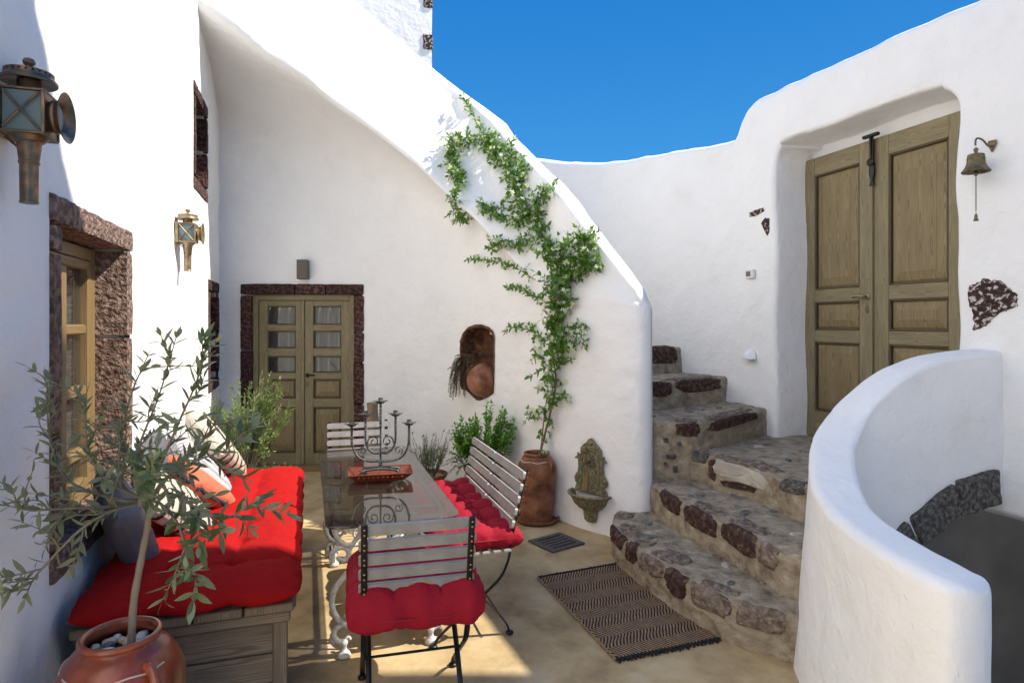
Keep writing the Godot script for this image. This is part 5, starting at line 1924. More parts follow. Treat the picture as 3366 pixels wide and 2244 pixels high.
func make_olive() -> void:
	var at := V(-1.315, 0, 2.09)
	var pot := thing("terracotta_pot", "big glazed red brown pot holding the olive tree in front of the bench", "pot", at)
	var mb := MB.new()
	mb.lathe(jar_profile([[0.001, 0.0], [0.12, 0.0], [0.143, 0.08], [0.181, 0.26], [0.196, 0.39], [0.186, 0.475], [0.151, 0.54], [0.119, 0.566], [0.114, 0.575], [0.124, 0.587], [0.121, 0.599], [0.109, 0.6], [0.101, 0.588], [0.104, 0.563], [0.139, 0.525], [0.167, 0.475], [0.176, 0.38]]), 64, Vector3.ZERO, Basis.IDENTITY, 0.006)
	obj("body", mb, M.glazed_terracotta, pot)
	for a in [0.55, 0.55 + PI]:
		mb = MB.new()
		var dir := Vector3(cos(a), 0, sin(a))
		mb.tube(spline(PackedVector3Array([dir * 0.155 + Vector3(0, 0.53, 0), dir * 0.185 + Vector3(0, 0.527, 0), dir * 0.209 + Vector3(0, 0.497, 0), dir * 0.206 + Vector3(0, 0.455, 0), dir * 0.189 + Vector3(0, 0.43, 0)]), 5), 0.013, 8, 1.6)
		obj("lug", mb, M.glazed_terracotta, pot)
	mb = MB.new()
	for seg in [[0.2, 1.25], [1.4, 2.2], [2.5, 3.4], [3.6, 4.6]]:
		var p := PackedVector3Array()
		for k in 17:
			var a := lerpf(seg[0], seg[1], k / 16.0)
			p.append(Vector3(cos(a) * 0.1675, 0.516 + 0.003 * sin(a * 9.0), sin(a) * 0.1675))
		mb.tube(p, 0.0032, 5)
	obj("slip_line", mb, M.clay_wash, pot)
	mb = MB.new()
	mb.lathe(PackedVector2Array([Vector2(0.148, 0.518), Vector2(0.075, 0.535), Vector2(0.001, 0.538)]), 24)
	obj("soil", mb, M.soil, pot)
	# pebbles on the soil
	for k in 24:
		var a := k * 2.4
		var r := 0.018 + 0.076 * sqrt((k + 0.5) / 24.0)
		var sz := rng.randf_range(0.016, 0.024)
		mb = MB.new()
		mb.rough(Vector3.ZERO, Vector3(sz * 2.0, sz * 1.25, sz * 1.6), sz * 0.6, 0.001, nf, sz * 0.45, Basis.IDENTITY, 20.0)
		var o := obj("pot_pebble", mb, [M.pebble_white, M.pebble_white, M.pebble_cream, M.pebble_white, M.pebble_blue][k % 5])
		o.position = at + Vector3(cos(a) * r, 0.546, sin(a) * r)
		o.rotation = Vector3(rng.randf_range(-0.3, 0.3), rng.randf() * TAU, rng.randf_range(-0.3, 0.3))
		tag(o, "smooth %s pebble lying on the soil of the olive pot" % ["white", "white", "cream", "white", "dark blue"][k % 5], "pebble", "pebbles in the olive pot")
	# the tree
	var tree := thing("olive_tree", "small olive tree with narrow grey green leaves in the big pot", "tree", at + Vector3(0.03, 0.53, 0))
	var B := tree.position
	var T := func(x: float, y: float, d: float) -> Vector3:
		return V(x, y, d) - B
	mb = MB.new()
	var trunk := spline(PackedVector3Array([T.call(-1.281, 0.530, 2.091), T.call(-1.272, 0.696, 2.091), T.call(-1.251, 0.845, 2.100), T.call(-1.235, 0.956, 2.109), T.call(-1.230, 1.034, 2.109)]), 6)
	var rr := []
	for i in trunk.size():
		rr.append(0.0128 - 0.004 * i / trunk.size() + 0.001 * sin(i * 1.9) + 0.0008 * sin(i * 4.3))
	mb.tube(trunk, rr, 9)
	obj("trunk", mb, M.olive_bark, tree)
	var list := []
	mb = MB.new()
	var mains := [
		[[-1.230, 1.034, 2.109], [-1.258, 1.103, 2.072], [-1.230, 1.233, 2.054], [-1.175, 1.399, 2.072], [-1.129, 1.589, 2.091]],
		[[-1.230, 1.034, 2.109], [-1.193, 1.141, 2.100], [-1.110, 1.307, 2.072], [-1.045, 1.436, 2.054], [-0.999, 1.557, 2.035]],
		[[-1.230, 1.034, 2.109], [-1.295, 1.094, 2.072], [-1.295, 1.233, 2.054], [-1.258, 1.399, 2.054], [-1.203, 1.529, 2.054]],
		[[-1.230, 1.034, 2.109], [-1.313, 1.067, 2.035], [-1.397, 1.141, 1.961], [-1.452, 1.252, 1.961], [-1.466, 1.390, 1.961], [-1.462, 1.464, 1.961]],
		[[-1.230, 1.034, 2.109], [-1.295, 1.048, 1.998], [-1.351, 1.076, 1.887], [-1.406, 1.090, 1.822], [-1.443, 1.113, 1.785]],
		[[-1.230, 1.034, 2.109], [-1.276, 1.039, 1.980], [-1.323, 1.002, 1.896], [-1.388, 0.918, 1.850], [-1.411, 0.881, 1.832], [-1.420, 0.835, 1.813]],
		[[-1.230, 1.034, 2.109], [-1.129, 1.076, 2.054], [-0.999, 1.048, 1.980], [-0.888, 1.034, 1.943], [-0.768, 1.103, 1.924]],
		[[-1.230, 1.034, 2.109], [-1.129, 1.057, 1.998], [-1.018, 1.011, 1.906], [-0.971, 0.909, 1.869], [-0.925, 0.881, 1.850]],
		[[-1.230, 1.034, 2.109], [-1.156, 1.122, 2.081], [-1.036, 1.187, 2.035], [-0.916, 1.233, 1.998], [-0.860, 1.288, 1.980]],
		[[-1.230, 1.034, 2.109], [-1.295, 1.103, 2.035], [-1.341, 1.196, 1.989], [-1.351, 1.316, 1.970], [-1.341, 1.409, 1.961]],
		[[-1.230, 1.034, 2.109], [-1.165, 1.141, 2.164], [-1.091, 1.233, 2.220], [-1.036, 1.353, 2.239]],
		[[-1.230, 1.034, 2.109], [-1.175, 1.103, 1.980], [-1.110, 1.159, 1.887], [-1.054, 1.233, 1.832]],
		[[-1.230, 1.034, 2.109], [-1.276, 1.131, 2.127], [-1.313, 1.187, 2.127], [-1.351, 1.233, 2.091]],
	]
	for m in mains:
		var c := PackedVector3Array()
		for e in m:
			c.append(T.call(e[0], e[1], e[2]))
		var p := twig(mb, c, 0.0062, 0.0016, list, 0.25, 0.03, 0.8, 0.066)
		for k in 6:
			var i := int(p.size() * (0.24 + 0.13 * k))
			var t := (p[mini(i + 2, p.size() - 1)] - p[i]).normalized()
			var out := (t * 0.7 + some(0.8) + Vector3(0, 0.12, 0)).normalized()
			var l := rng.randf_range(0.07, 0.16)
			var e1 := p[i] + out * l
			# stay clear of the wall
			for q in 3:
				if (e1 + B - wall_at(0, 0)).dot(WALL_N) < 0.06:
					out = (out + WALL_N * 0.7).normalized()
					e1 = p[i] + out * l
			twig(mb, PackedVector3Array([p[i], p[i] + out * l * 0.5 + some(0.012), e1]), 0.003, 0.0012, list, 0.15, 0.023, 0.8, 0.062)
	obj("branches", mb, M.olive_bark, tree)
	var keep := []
	for x in list:
		if (x.origin + B - wall_at(0, 0)).dot(WALL_N) > 0.03:
			keep.append(x)
	put_leaves(tree, keep, [leaf_mesh(1.0, 0.3, M.leaf_olive, 0.15, 0.1), leaf_mesh(1.0, 0.31, M.leaf_olive_pale, 0.15, -0.15), leaf_mesh(1.0, 0.28, M.leaf_olive, 0.15, 0.28), leaf_mesh(1.0, 0.27, M.leaf_olive, 0.1, 0.02), leaf_mesh(0.8, 0.25, M.leaf_olive_pale, 0.1, 0.2)])


func make_jasmine() -> void:
	var at := V(0.205, 0, 5.15)
	var sc := thing("clay_saucer", "wide brown clay saucer under the tall jar", "saucer", at)
	var mb := MB.new()
	mb.lathe(jar_profile([[0.001, 0.002], [0.14, 0.002], [0.175, 0.012], [0.186, 0.032], [0.188, 0.038], [0.181, 0.04], [0.172, 0.03], [0.16, 0.018], [0.001, 0.016]]), 48)
	obj("dish", mb, M.brown_jar, sc)
	var jar := thing("tall_jar", "tall brown clay jar holding the jasmine against the stair wall", "jar", at + Vector3(0, 0.018, 0))
	mb = MB.new()
	mb.lathe(jar_profile([[0.001, 0.0], [0.122, 0.0], [0.132, 0.03], [0.142, 0.14], [0.15, 0.26], [0.158, 0.37], [0.16, 0.42], [0.148, 0.465], [0.118, 0.5], [0.1, 0.512], [0.097, 0.522], [0.108, 0.534], [0.107, 0.546], [0.096, 0.549], [0.087, 0.535], [0.09, 0.505], [0.12, 0.48], [0.14, 0.42], [0.14, 0.3]]), 56, Vector3.ZERO, Basis.IDENTITY, 0.004)
	obj("body", mb, M.brown_jar, jar)
	mb = MB.new()
	mb.lathe(PackedVector2Array([Vector2(0.138, 0.43), Vector2(0.07, 0.47), Vector2(0.001, 0.475)]), 24)
	obj("soil", mb, M.soil, jar)
	mb = MB.new()
	for seg in [[0.7, 1.9], [2.0, 3.5], [3.8, 5.0]]:
		var p := PackedVector3Array()
		for k in 17:
			var a := lerpf(seg[0], seg[1], k / 16.0)
			p.append(Vector3(cos(a) * 0.1345, 0.486 + 0.004 * sin(a * 7.0), sin(a) * 0.1345))
		mb.tube(p, 0.004, 5)
	obj("slip_line", mb, M.clay_wash, jar)
	for a in [0.85, 0.85 + PI]:
		mb = MB.new()
		var dir := Vector3(cos(a), 0, sin(a))
		mb.tube(spline(PackedVector3Array([dir * 0.13 + Vector3(0, 0.49, 0), dir * 0.158 + Vector3(0, 0.487, 0), dir * 0.172 + Vector3(0, 0.46, 0), dir * 0.158 + Vector3(0, 0.425, 0)]), 5), 0.009, 8, 1.5)
		obj("lug", mb, M.brown_jar, jar)
	# the climber
	var vine := thing("jasmine_vine", "white flowering jasmine climbing the stair wall from the tall jar", "climbing plant", at + Vector3(0.02, 0.49, 0))
	var B := vine.position
	var list := []
	var stems := MB.new()
	var thin := MB.new()
	var tips := []
	for k in VINE:
		var c := PackedVector3Array()
		for e in VINE[k]:
			c.append(V(e[0], e[1], e[2]) - B + some(0.012))
		if k == "main" or k == "second":
			c.insert(0, Vector3(0.005 if k == "main" else -0.02, -0.02, 0.0))
			c[1] = c[1].lerp(Vector3(0.01, 0.06, 0.0), 0.6)
			var p := twig(stems, c, 0.011 if k == "main" else 0.006, 0.003, list, 0.24, 0.06, 1.0, 0.044)
			for i in range(int(p.size() * 0.14), p.size()):
				var h := float(i) / p.size()
				var dense := 4 if h > 0.5 and k == "main" else 3
				if h < 0.2 and i % 3 != 0:
					continue
				for q in (1 if h < 0.32 else dense):
					var out := (some(1.0) + Vector3(-0.1, -0.05, 0.35)).normalized()
					var l := rng.randf_range(0.05, 0.15) * (1.7 if h > 0.42 and h < 0.6 else (1.15 if h > 0.45 else 0.75))
					var e1 := p[i] + out * l
					twig(thin, PackedVector3Array([p[i], p[i] + out * l * 0.5 + some(0.01), e1 + Vector3(0, -0.015, 0)]), 0.0018, 0.0008, list, 0.2, 0.034, 0.95, 0.054)
					if rng.randf() < 0.5:
						tips.append(e1)
		else:
			var p := twig(thin, c, 0.0026, 0.001, list, 0.1, 0.032, 0.95, 0.05)
			var full := 2 if k in ["left_hang", "left_hang2", "right1", "right2", "right3", "left3", "up1", "up2", "up3", "left2"] else 1
			for i in range(2, p.size()):
				for q in full:
					if full == 2 or i % 2 == 0:
						var out := (some(1.0) + Vector3(0, -0.1, 0.3)).normalized()
						var l := rng.randf_range(0.03, 0.09) * (1.3 if full == 2 else 0.8)
						twig(thin, PackedVector3Array([p[i], p[i] + out * l * 0.5, p[i] + out * l]), 0.0014, 0.0008, list, 0.25, 0.028, 0.9, 0.048)
						if rng.randf() < 0.4:
							tips.append(p[i] + out * l)
	obj("stem", stems, M.vine_bark, vine)
	obj("tendrils", thin, M.green_stem, vine)
	put_leaves(vine, list, [leaf_mesh(1.0, 0.52, M.leaf_jasmine, 0.15, 0.2, 0.72), leaf_mesh(1.0, 0.46, M.leaf_jasmine_young, 0.15, 0.25, 0.72), leaf_mesh(1.0, 0.5, M.leaf_jasmine_mid, 0.15, 0.1, 0.72)])
	# five-petalled flowers
	mb = MB.new()
	for q in 5:
		var a := TAU * q / 5.0
		var d := Vector3(cos(a), 0.25, sin(a))
		var s := Vector3(-sin(a), 0, cos(a))
		mb.grid(2, 3, PackedVector3Array([d * 0.001 - s * 0.002, d * 0.001 + s * 0.002, d * 0.009 - s * 0.005, d * 0.009 + s * 0.005, d * 0.017 - s * 0.001, d * 0.017 + s * 0.001]))
	mb.tube(PackedVector3Array([Vector3.ZERO, Vector3(0, -0.014, 0)]), 0.0016, 5)
	var fm := mb.mesh(M.petal)
	var blooms := []
	for e in tips:
		for q in rng.randi_range(1, 3):
			var up := (some(0.7) + Vector3(-0.1, 0.4, 0.8)).normalized()
			blooms.append(leaf_frame(e + some(0.022), up.cross(Vector3(0.3, 0.5, 0.1)).normalized(), up, rng.randf_range(1.0, 1.5)))
	put_leaves(vine, blooms, [fm], 300, "flower", "blossom")


func make_bushes() -> void:
	# pale shrub at the far end of the bench
	var at := V(-2.3, 0, 5.35)
	var pot := thing("shrub_pot", "terracotta pot of the pale shrub behind the far end of the bench", "pot", at)
	var prof := jar_profile([[0.001, 0.0], [0.12, 0.0], [0.13, 0.04], [0.165, 0.3], [0.175, 0.31], [0.178, 0.345], [0.165, 0.35], [0.155, 0.32], [0.14, 0.28]])
	var mb := MB.new()
	mb.lathe(prof, 40)
	obj("body", mb, M.terracotta, pot)
	mb = MB.new()
	mb.lathe(PackedVector2Array([Vector2(0.158, 0.31), Vector2(0.001, 0.315)]), 20)
	obj("soil", mb, M.soil, pot)
	var sh := thing("pale_shrub", "pale green bushy shrub with small upright leaves beside the wooden door", "shrub", at + Vector3(0, 0.31, 0))
	var list := []
	var st := MB.new()
	for k in 46:
		var a := rng.randf() * TAU
		var r := 0.34 * sqrt(rng.randf())
		var top := Vector3(cos(a) * r * 1.1 + 0.03, rng.randf_range(0.42, 0.72) + 0.22 * (1.0 - r / 0.34) + 0.1 * cos(a), sin(a) * r)
		var p := twig(st, PackedVector3Array([Vector3(cos(a) * 0.04, 0, sin(a) * 0.04), top * Vector3(0.55, 0.5, 0.55), top]), 0.004, 0.0014, list, 0.3, 0.028, 0.6, 0.05)
		for q in 4:
			var i := int(p.size() * (0.35 + 0.15 * q))
			var e1 := p[i] + (Vector3(cos(a + some().x), 1.0, sin(a + some().x)) + some(0.7)).normalized() * rng.randf_range(0.08, 0.16)
			twig(st, PackedVector3Array([p[i], p[i].lerp(e1, 0.5) + some(0.01), e1]), 0.002, 0.001, list, 0.1, 0.02, 0.6, 0.044)
	obj("stems", st, M.olive_bark, sh)
	put_leaves(sh, list, [leaf_mesh(1.0, 0.32, M.leaf_shrub, 0.3, 0.05), leaf_mesh(1.0, 0.3, M.leaf_shrub_pale, 0.3, 0.0), leaf_mesh(1.0, 0.3, M.leaf_shrub, 0.3, 0.1), leaf_mesh(1.0, 0.3, M.leaf_shrub, 0.2, 0.05)])
	# small silvery plant in front of it
	var lv := thing("silver_lavender", "small silvery lavender tuft at the right foot of the pale shrub", "plant", at + Vector3(0.3, 0.0, 0.02))
	list = []
	st = MB.new()
	for k in 40:
		var a := rng.randf() * TAU
		var r := rng.randf_range(0.04, 0.16)
		var top := Vector3(cos(a) * r, rng.randf_range(0.28, 0.46), sin(a) * r)
		twig(st, PackedVector3Array([Vector3(cos(a) * 0.03, 0, sin(a) * 0.03), top * Vector3(0.6, 0.5, 0.6), top]), 0.002, 0.001, list, 0.25, 0.014, 0.7, 0.02)
	obj("stems", st, M.green_stem, lv)
	put_leaves(lv, list, [leaf_mesh(1.0, 0.22, M.leaf_sage, 0.2, 0.0)], 0)
	# lavender bowl by the wall
	at = V(-0.80, 0, 6.02)
	pot = thing("clay_bowl", "shallow terracotta bowl of lavender standing by the stair wall", "pot", at)
	mb = MB.new()
	mb.lathe(jar_profile([[0.001, 0.0], [0.085, 0.0], [0.09, 0.03], [0.13, 0.1], [0.165, 0.15], [0.176, 0.17], [0.172, 0.185], [0.16, 0.18], [0.15, 0.15], [0.12, 0.12]]), 40)
	obj("body", mb, M.terracotta, pot)
	mb = MB.new()
	mb.lathe(PackedVector2Array([Vector2(0.155, 0.15), Vector2(0.001, 0.155)]), 20)
	obj("gravel_bed", mb, M.pebble_cream, pot)
	var ros := thing("lavender_plant", "grey green lavender with narrow leaves in the shallow bowl", "plant", at + Vector3(0, 0.15, 0))
	list = []
	st = MB.new()
	for k in 42:
		var a := rng.randf() * TAU
		var r := 0.26 * sqrt(rng.randf())
		var top := Vector3(cos(a) * r - 0.03, rng.randf_range(0.2, 0.4), sin(a) * r * 0.8)
		var p := twig(st, PackedVector3Array([Vector3(cos(a) * 0.05, 0, sin(a) * 0.05), top * Vector3(0.7, 0.5, 0.7), top]), 0.002, 0.001, list, 0.1, 0.017, 0.75, 0.038)
		for q in 2:
			var i := int(p.size() * (0.4 + 0.2 * q))
			var e1 := p[i] + (some(0.7) + Vector3.UP).normalized() * 0.1
			twig(st, PackedVector3Array([p[i], p[i].lerp(e1, 0.5), e1]), 0.0015, 0.0008, list, 0.1, 0.015, 0.75, 0.034)
	for k in 4:
		var top := Vector3(-0.16 + 0.1 * k, 0.42 + 0.03 * sin(k * 5.0), 0.05)
		st.tube(spline(PackedVector3Array([Vector3(0, 0.1, 0), top * 0.7, top]), 4), 0.0015, 5)
		st.tube(PackedVector3Array([top, top + Vector3(0.012, 0.02, 0)]), 0.006, 6)
	obj("stems", st, M.leaf_dry, ros)
	put_leaves(ros, list, [leaf_mesh(1.0, 0.13, M.leaf_sage, 0.2, 0.05)], 0)
	# mint
	at = V(-0.26, 0, 5.62)
	pot = thing("mint_pot", "terracotta pot with white gravel holding the bright green bush", "pot", at)
	mb = MB.new()
	mb.lathe(prof, 40)
	obj("body", mb, M.terracotta, pot)
	mb = MB.new()
	mb.lathe(PackedVector2Array([Vector2(0.158, 0.32), Vector2(0.001, 0.325)]), 20)
	obj("gravel_bed", mb, M.pebble_white, pot)
	var mint := thing("mint_bush", "bright green leafy herb bush behind the folding bench", "plant", at + Vector3(0, 0.32, 0))
	list = []
	st = MB.new()
	for k in 52:
		var a := rng.randf() * TAU
		var r := 0.30 * sqrt(rng.randf())
		var x := cos(a) * r
		var hgt := 0.40 + 0.2 * clampf(1.0 - absf(x - 0.08) / 0.28, 0.0, 1.0) + (0.07 if absf(x + 0.16) < 0.05 else 0.0)
		var top := Vector3(x, hgt * rng.randf_range(0.6, 1.02), sin(a) * r * 0.7)
		var p := twig(st, PackedVector3Array([Vector3(x * 0.2, 0, sin(a) * 0.05), top * Vector3(0.7, 0.5, 0.8), top]), 0.003, 0.0012, list, 0.15, 0.026, 1.0, 0.045)
		for q in 4:
			var i := int(p.size() * (0.25 + 0.17 * q))
			var e1 := p[i] + (some(0.8) + Vector3(x, 0.7, 0.2)).normalized() * rng.randf_range(0.05, 0.1)
			twig(st, PackedVector3Array([p[i], p[i].lerp(e1, 0.5), e1]), 0.0016, 0.001, list, 0.2, 0.022, 1.0, 0.042)
	obj("stems", st, M.green_stem, mint)
	put_leaves(mint, list, [leaf_mesh(1.0, 0.56, M.leaf_mint, 0.12, 0.22, 0.72), leaf_mesh(1.0, 0.54, M.leaf_mint_deep, 0.25, 0.15), leaf_mesh(1.0, 0.56, M.leaf_mint, 0.25, 0.1)])
	var mr := thing("maroon_sprigs", "dry maroon flower sprigs leaning left out of the herb pot", "plant", at + Vector3(-0.14, 0.33, 0.06))
	list = []
	st = MB.new()
	for k in 9:
		var top := Vector3(rng.randf_range(-0.26, -0.06), rng.randf_range(-0.05, 0.3), rng.randf_range(-0.05, 0.12))
		twig(st, PackedVector3Array([Vector3.ZERO, top * 0.5 + Vector3(0, 0.05, 0), top]), 0.002, 0.001, list, 0.35, 0.018, 0.9, 0.026)
	obj("stems", st, M.leaf_dry, mr)
	put_leaves(mr, list, [leaf_mesh(1.0, 0.5, M.leaf_maroon, 0.3, 0.1), leaf_mesh(1.0, 0.5, M.leaf_mint_deep, 0.3, 0.1)], 300)
	# jar lying in the niche
	var c := stair_at(3.185, -0.01, 1.08)
	var nj := thing("niche_jar", "round brown clay jar lying tilted in the wall niche", "jar", c)
	var t2 := stair_plan.dir(3.17)
	var tang := Vector3(t2.x, 0, -t2.y)
	var outw := tang.cross(Vector3.UP)
	var axis := (-tang * 0.75 + Vector3.UP * 0.75 + outw * 0.45).normalized()
	var bx := axis.cross(outw).normalized()
	var bb := Basis(bx, axis, bx.cross(axis))
	mb = MB.new()
	mb.lathe(jar_profile([[0.001, -0.18], [0.07, -0.17], [0.13, -0.11], [0.165, -0.02], [0.155, 0.06], [0.11, 0.12], [0.075, 0.14], [0.072, 0.15], [0.08, 0.165], [0.076, 0.172], [0.065, 0.165], [0.06, 0.14], [0.1, 0.1], [0.14, 0.04]]), 44, Vector3.ZERO, bb, 0.008)
	obj("body", mb, M.niche_jar, nj)
	var dry := thing("dried_plant", "dry grey brown strands spilling from the niche jar over the wall", "plant", c + axis * 0.13)
	list = []
	st = MB.new()
	for k in 64:
		var a := rng.randf_range(-1.0, 1.0)
		var side := -tang * rng.randf_range(0.06, 0.26) + outw * rng.randf_range(0.02, 0.14) + tang * maxf(0.0, a) * 0.16
		var rise := rng.randf_range(0.02, 0.15)
		var drop := rng.randf_range(-0.28, 0.02)
		twig(st, PackedVector3Array([some(0.03), side * 0.55 + Vector3(0, rise, 0), side + Vector3(0, rise + drop * 0.5, 0), side * 1.12 + Vector3(0, drop, 0)]), 0.0022, 0.001, list, 0.1, 0.008, 0.8, 0.02)
	obj("stems", st, M.leaf_dry_dark, dry)
	put_leaves(dry, list, [leaf_mesh(1.0, 0.35, M.leaf_dry, 0.2, 0.1)], 0)
	# weathered log stood on end by the wall
	var lg := thing("wooden_log", "weathered upright log standing behind the far chair", "log", V(-1.39, 0, 6.25))
	var path := PackedVector3Array()
	var rad := []
	for k in 18:
		var u := k / 17.0
		path.append(Vector3(0.012 * sin(u * 5.0), u * 0.83, 0.01 * sin(u * 7.0)))
		rad.append(0.068 - 0.012 * u + 0.004 * sin(u * 19.0))
	mb = MB.new()
	mb.tube(path, rad, 14)
	obj("trunk", mb, M.weathered_wood, lg)


# ---------------------------------------------------------------- fittings
func plan_frame(plan: Plan, s: float, y: float, out: float, left := true) -> Transform3D:
	var q := plan.at(s)
	var t := plan.dir(s)
	var x := Vector3(t.x, 0, -t.y)
	var z := x.cross(Vector3.UP)
	return Transform3D(Basis(x, Vector3.UP, z), V(q.x, y, q.y) + z * out)


func make_lantern(label: String, d: float, metal: Material) -> void:
	var t := thing("coach_lantern", label, "lantern", wall_at(d, 2.016, 0.0), 0.0, "coach lanterns on the house wall")
	t.basis = Basis(WALL_X, Vector3.UP, WALL_N)
	var c := Vector3(0, 0, 0.076)
	var mb := MB.new()
	mb.lathe(PackedVector2Array([Vector2(0.001, 0.0), Vector2(0.025, 0.0), Vector2(0.026, 0.004), Vector2(0.0245, 0.008), Vector2(0.0255, 0.122), Vector2(0.0285, 0.125), Vector2(0.0285, 0.131), Vector2(0.027, 0.133), Vector2(0.034, 0.19), Vector2(0.04, 0.194), Vector2(0.045, 0.2), Vector2(0.055, 0.212)]), 28, c, Basis.IDENTITY, 0.0, true)
	obj("socket", mb, metal, t)
	mb = MB.new()
	var h := 0.0575
	mb.box(c + Vector3(0, 0.2125, 0), Vector3(0.121, 0.008, 0.121), 0.002)
	mb.box(c + Vector3(0, 0.346, 0), Vector3(0.121, 0.008, 0.121), 0.002)
	for sx in [-1.0, 1.0]:
		for sz in [-1.0, 1.0]:
			mb.box(c + Vector3(sx * h, 0.279, sz * h), Vector3(0.011, 0.132, 0.011), 0.002)
	mb.box(c + Vector3(0, 0.279, -h), Vector3(0.105, 0.126, 0.004), 0.001)
	mb.box(c + Vector3(0, 0.279, h), Vector3(0.105, 0.126, 0.004), 0.001)
	obj("housing", mb, metal, t)
	for sx in [-1.0, 1.0]:
		mb = MB.new()
		mb.box(c + Vector3(sx * 0.052, 0.279, 0), Vector3(0.003, 0.124, 0.102), 0.0005)
		obj("pane", mb, M.frosted_pane, t)
		mb = MB.new()
		var e := c + Vector3(sx * 0.062, 0.279, 0)
		mb.tube(PackedVector3Array([e + Vector3(0, -0.057, -0.047), e + Vector3(sx * 0.003, 0, 0), e + Vector3(0, 0.057, 0.047)]), 0.0036, 7)
		mb.tube(PackedVector3Array([e + Vector3(0, -0.057, 0.047), e + Vector3(sx * 0.0045, 0, 0), e + Vector3(0, 0.057, -0.047)]), 0.0036, 7)
		obj("cross_bar", mb, metal, t)
	# lens horn, opening away from the wall
	mb = MB.new()
	mb.lathe(PackedVector2Array([Vector2(0.047, 0.0), Vector2(0.047, 0.01), Vector2(0.052, 0.012), Vector2(0.052, 0.02), Vector2(0.05, 0.022), Vector2(0.055, 0.03), Vector2(0.078, 0.043), Vector2(0.08, 0.046), Vector2(0.076, 0.046), Vector2(0.05, 0.032), Vector2(0.044, 0.02)]), 40, c + Vector3(0, 0.279, h), Basis(Vector3.RIGHT, PI / 2))
	obj("lens_horn", mb, metal, t)
	mb = MB.new()
	mb.lathe(PackedVector2Array([Vector2(0.046, 0.02), Vector2(0.03, 0.027), Vector2(0.001, 0.03)]), 28, c + Vector3(0, 0.279, h), Basis(Vector3.RIGHT, PI / 2))
	obj("lens", mb, M.frosted_pane, t)
	# chimney and pierced cap
	mb = MB.new()
	mb.lathe(PackedVector2Array([Vector2(0.046, 0.35), Vector2(0.036, 0.354), Vector2(0.033, 0.36), Vector2(0.032, 0.385)]), 28, c)
	obj("chimney", mb, metal, t)
	mb = MB.new()
	mb.lathe(PackedVector2Array([Vector2(0.03, 0.392), Vector2(0.074, 0.378), Vector2(0.076, 0.38), Vector2(0.076, 0.388), Vector2(0.073, 0.39), Vector2(0.066, 0.399)]), 40, c)
	for th in 2:
		var pts := PackedVector3Array()
		var hole := PackedByteArray()
		var n := 72
		hole.resize(n * 4)
		for j in 4:
			for i in n:
				var a := TAU * i / n
				var r := 0.066 - 0.0012 * th
				pts.append(c + Vector3(cos(a) * r, 0.399 + [0.0, 0.004, 0.010, 0.014][j], sin(a) * r))
				if j == 1 and i % 3 == 0:
					hole[j * n + i] = 1
		mb.grid(n, 4, pts, th == 0, true, hole)
	mb.lathe(PackedVector2Array([Vector2(0.0655, 0.413), Vector2(0.04, 0.419), Vector2(0.016, 0.424), Vector2(0.009, 0.427), Vector2(0.008, 0.432), Vector2(0.016, 0.44), Vector2(0.0175, 0.447), Vector2(0.014, 0.455), Vector2(0.006, 0.459), Vector2(0.0005, 0.46)]), 32, c)
	obj("cap", mb, metal, t)
	mb = MB.new()
	mb.box(Vector3(0, 0.279, 0.012), Vector3(0.13, 0.15, 0.018), 0.003)
	mb.tube(spline(pv([[0, 0.205, 0.012], [0, 0.19, 0.03], [0, 0.17, 0.052]]), 4), 0.004, 6)
	obj("bracket", mb, metal, t)


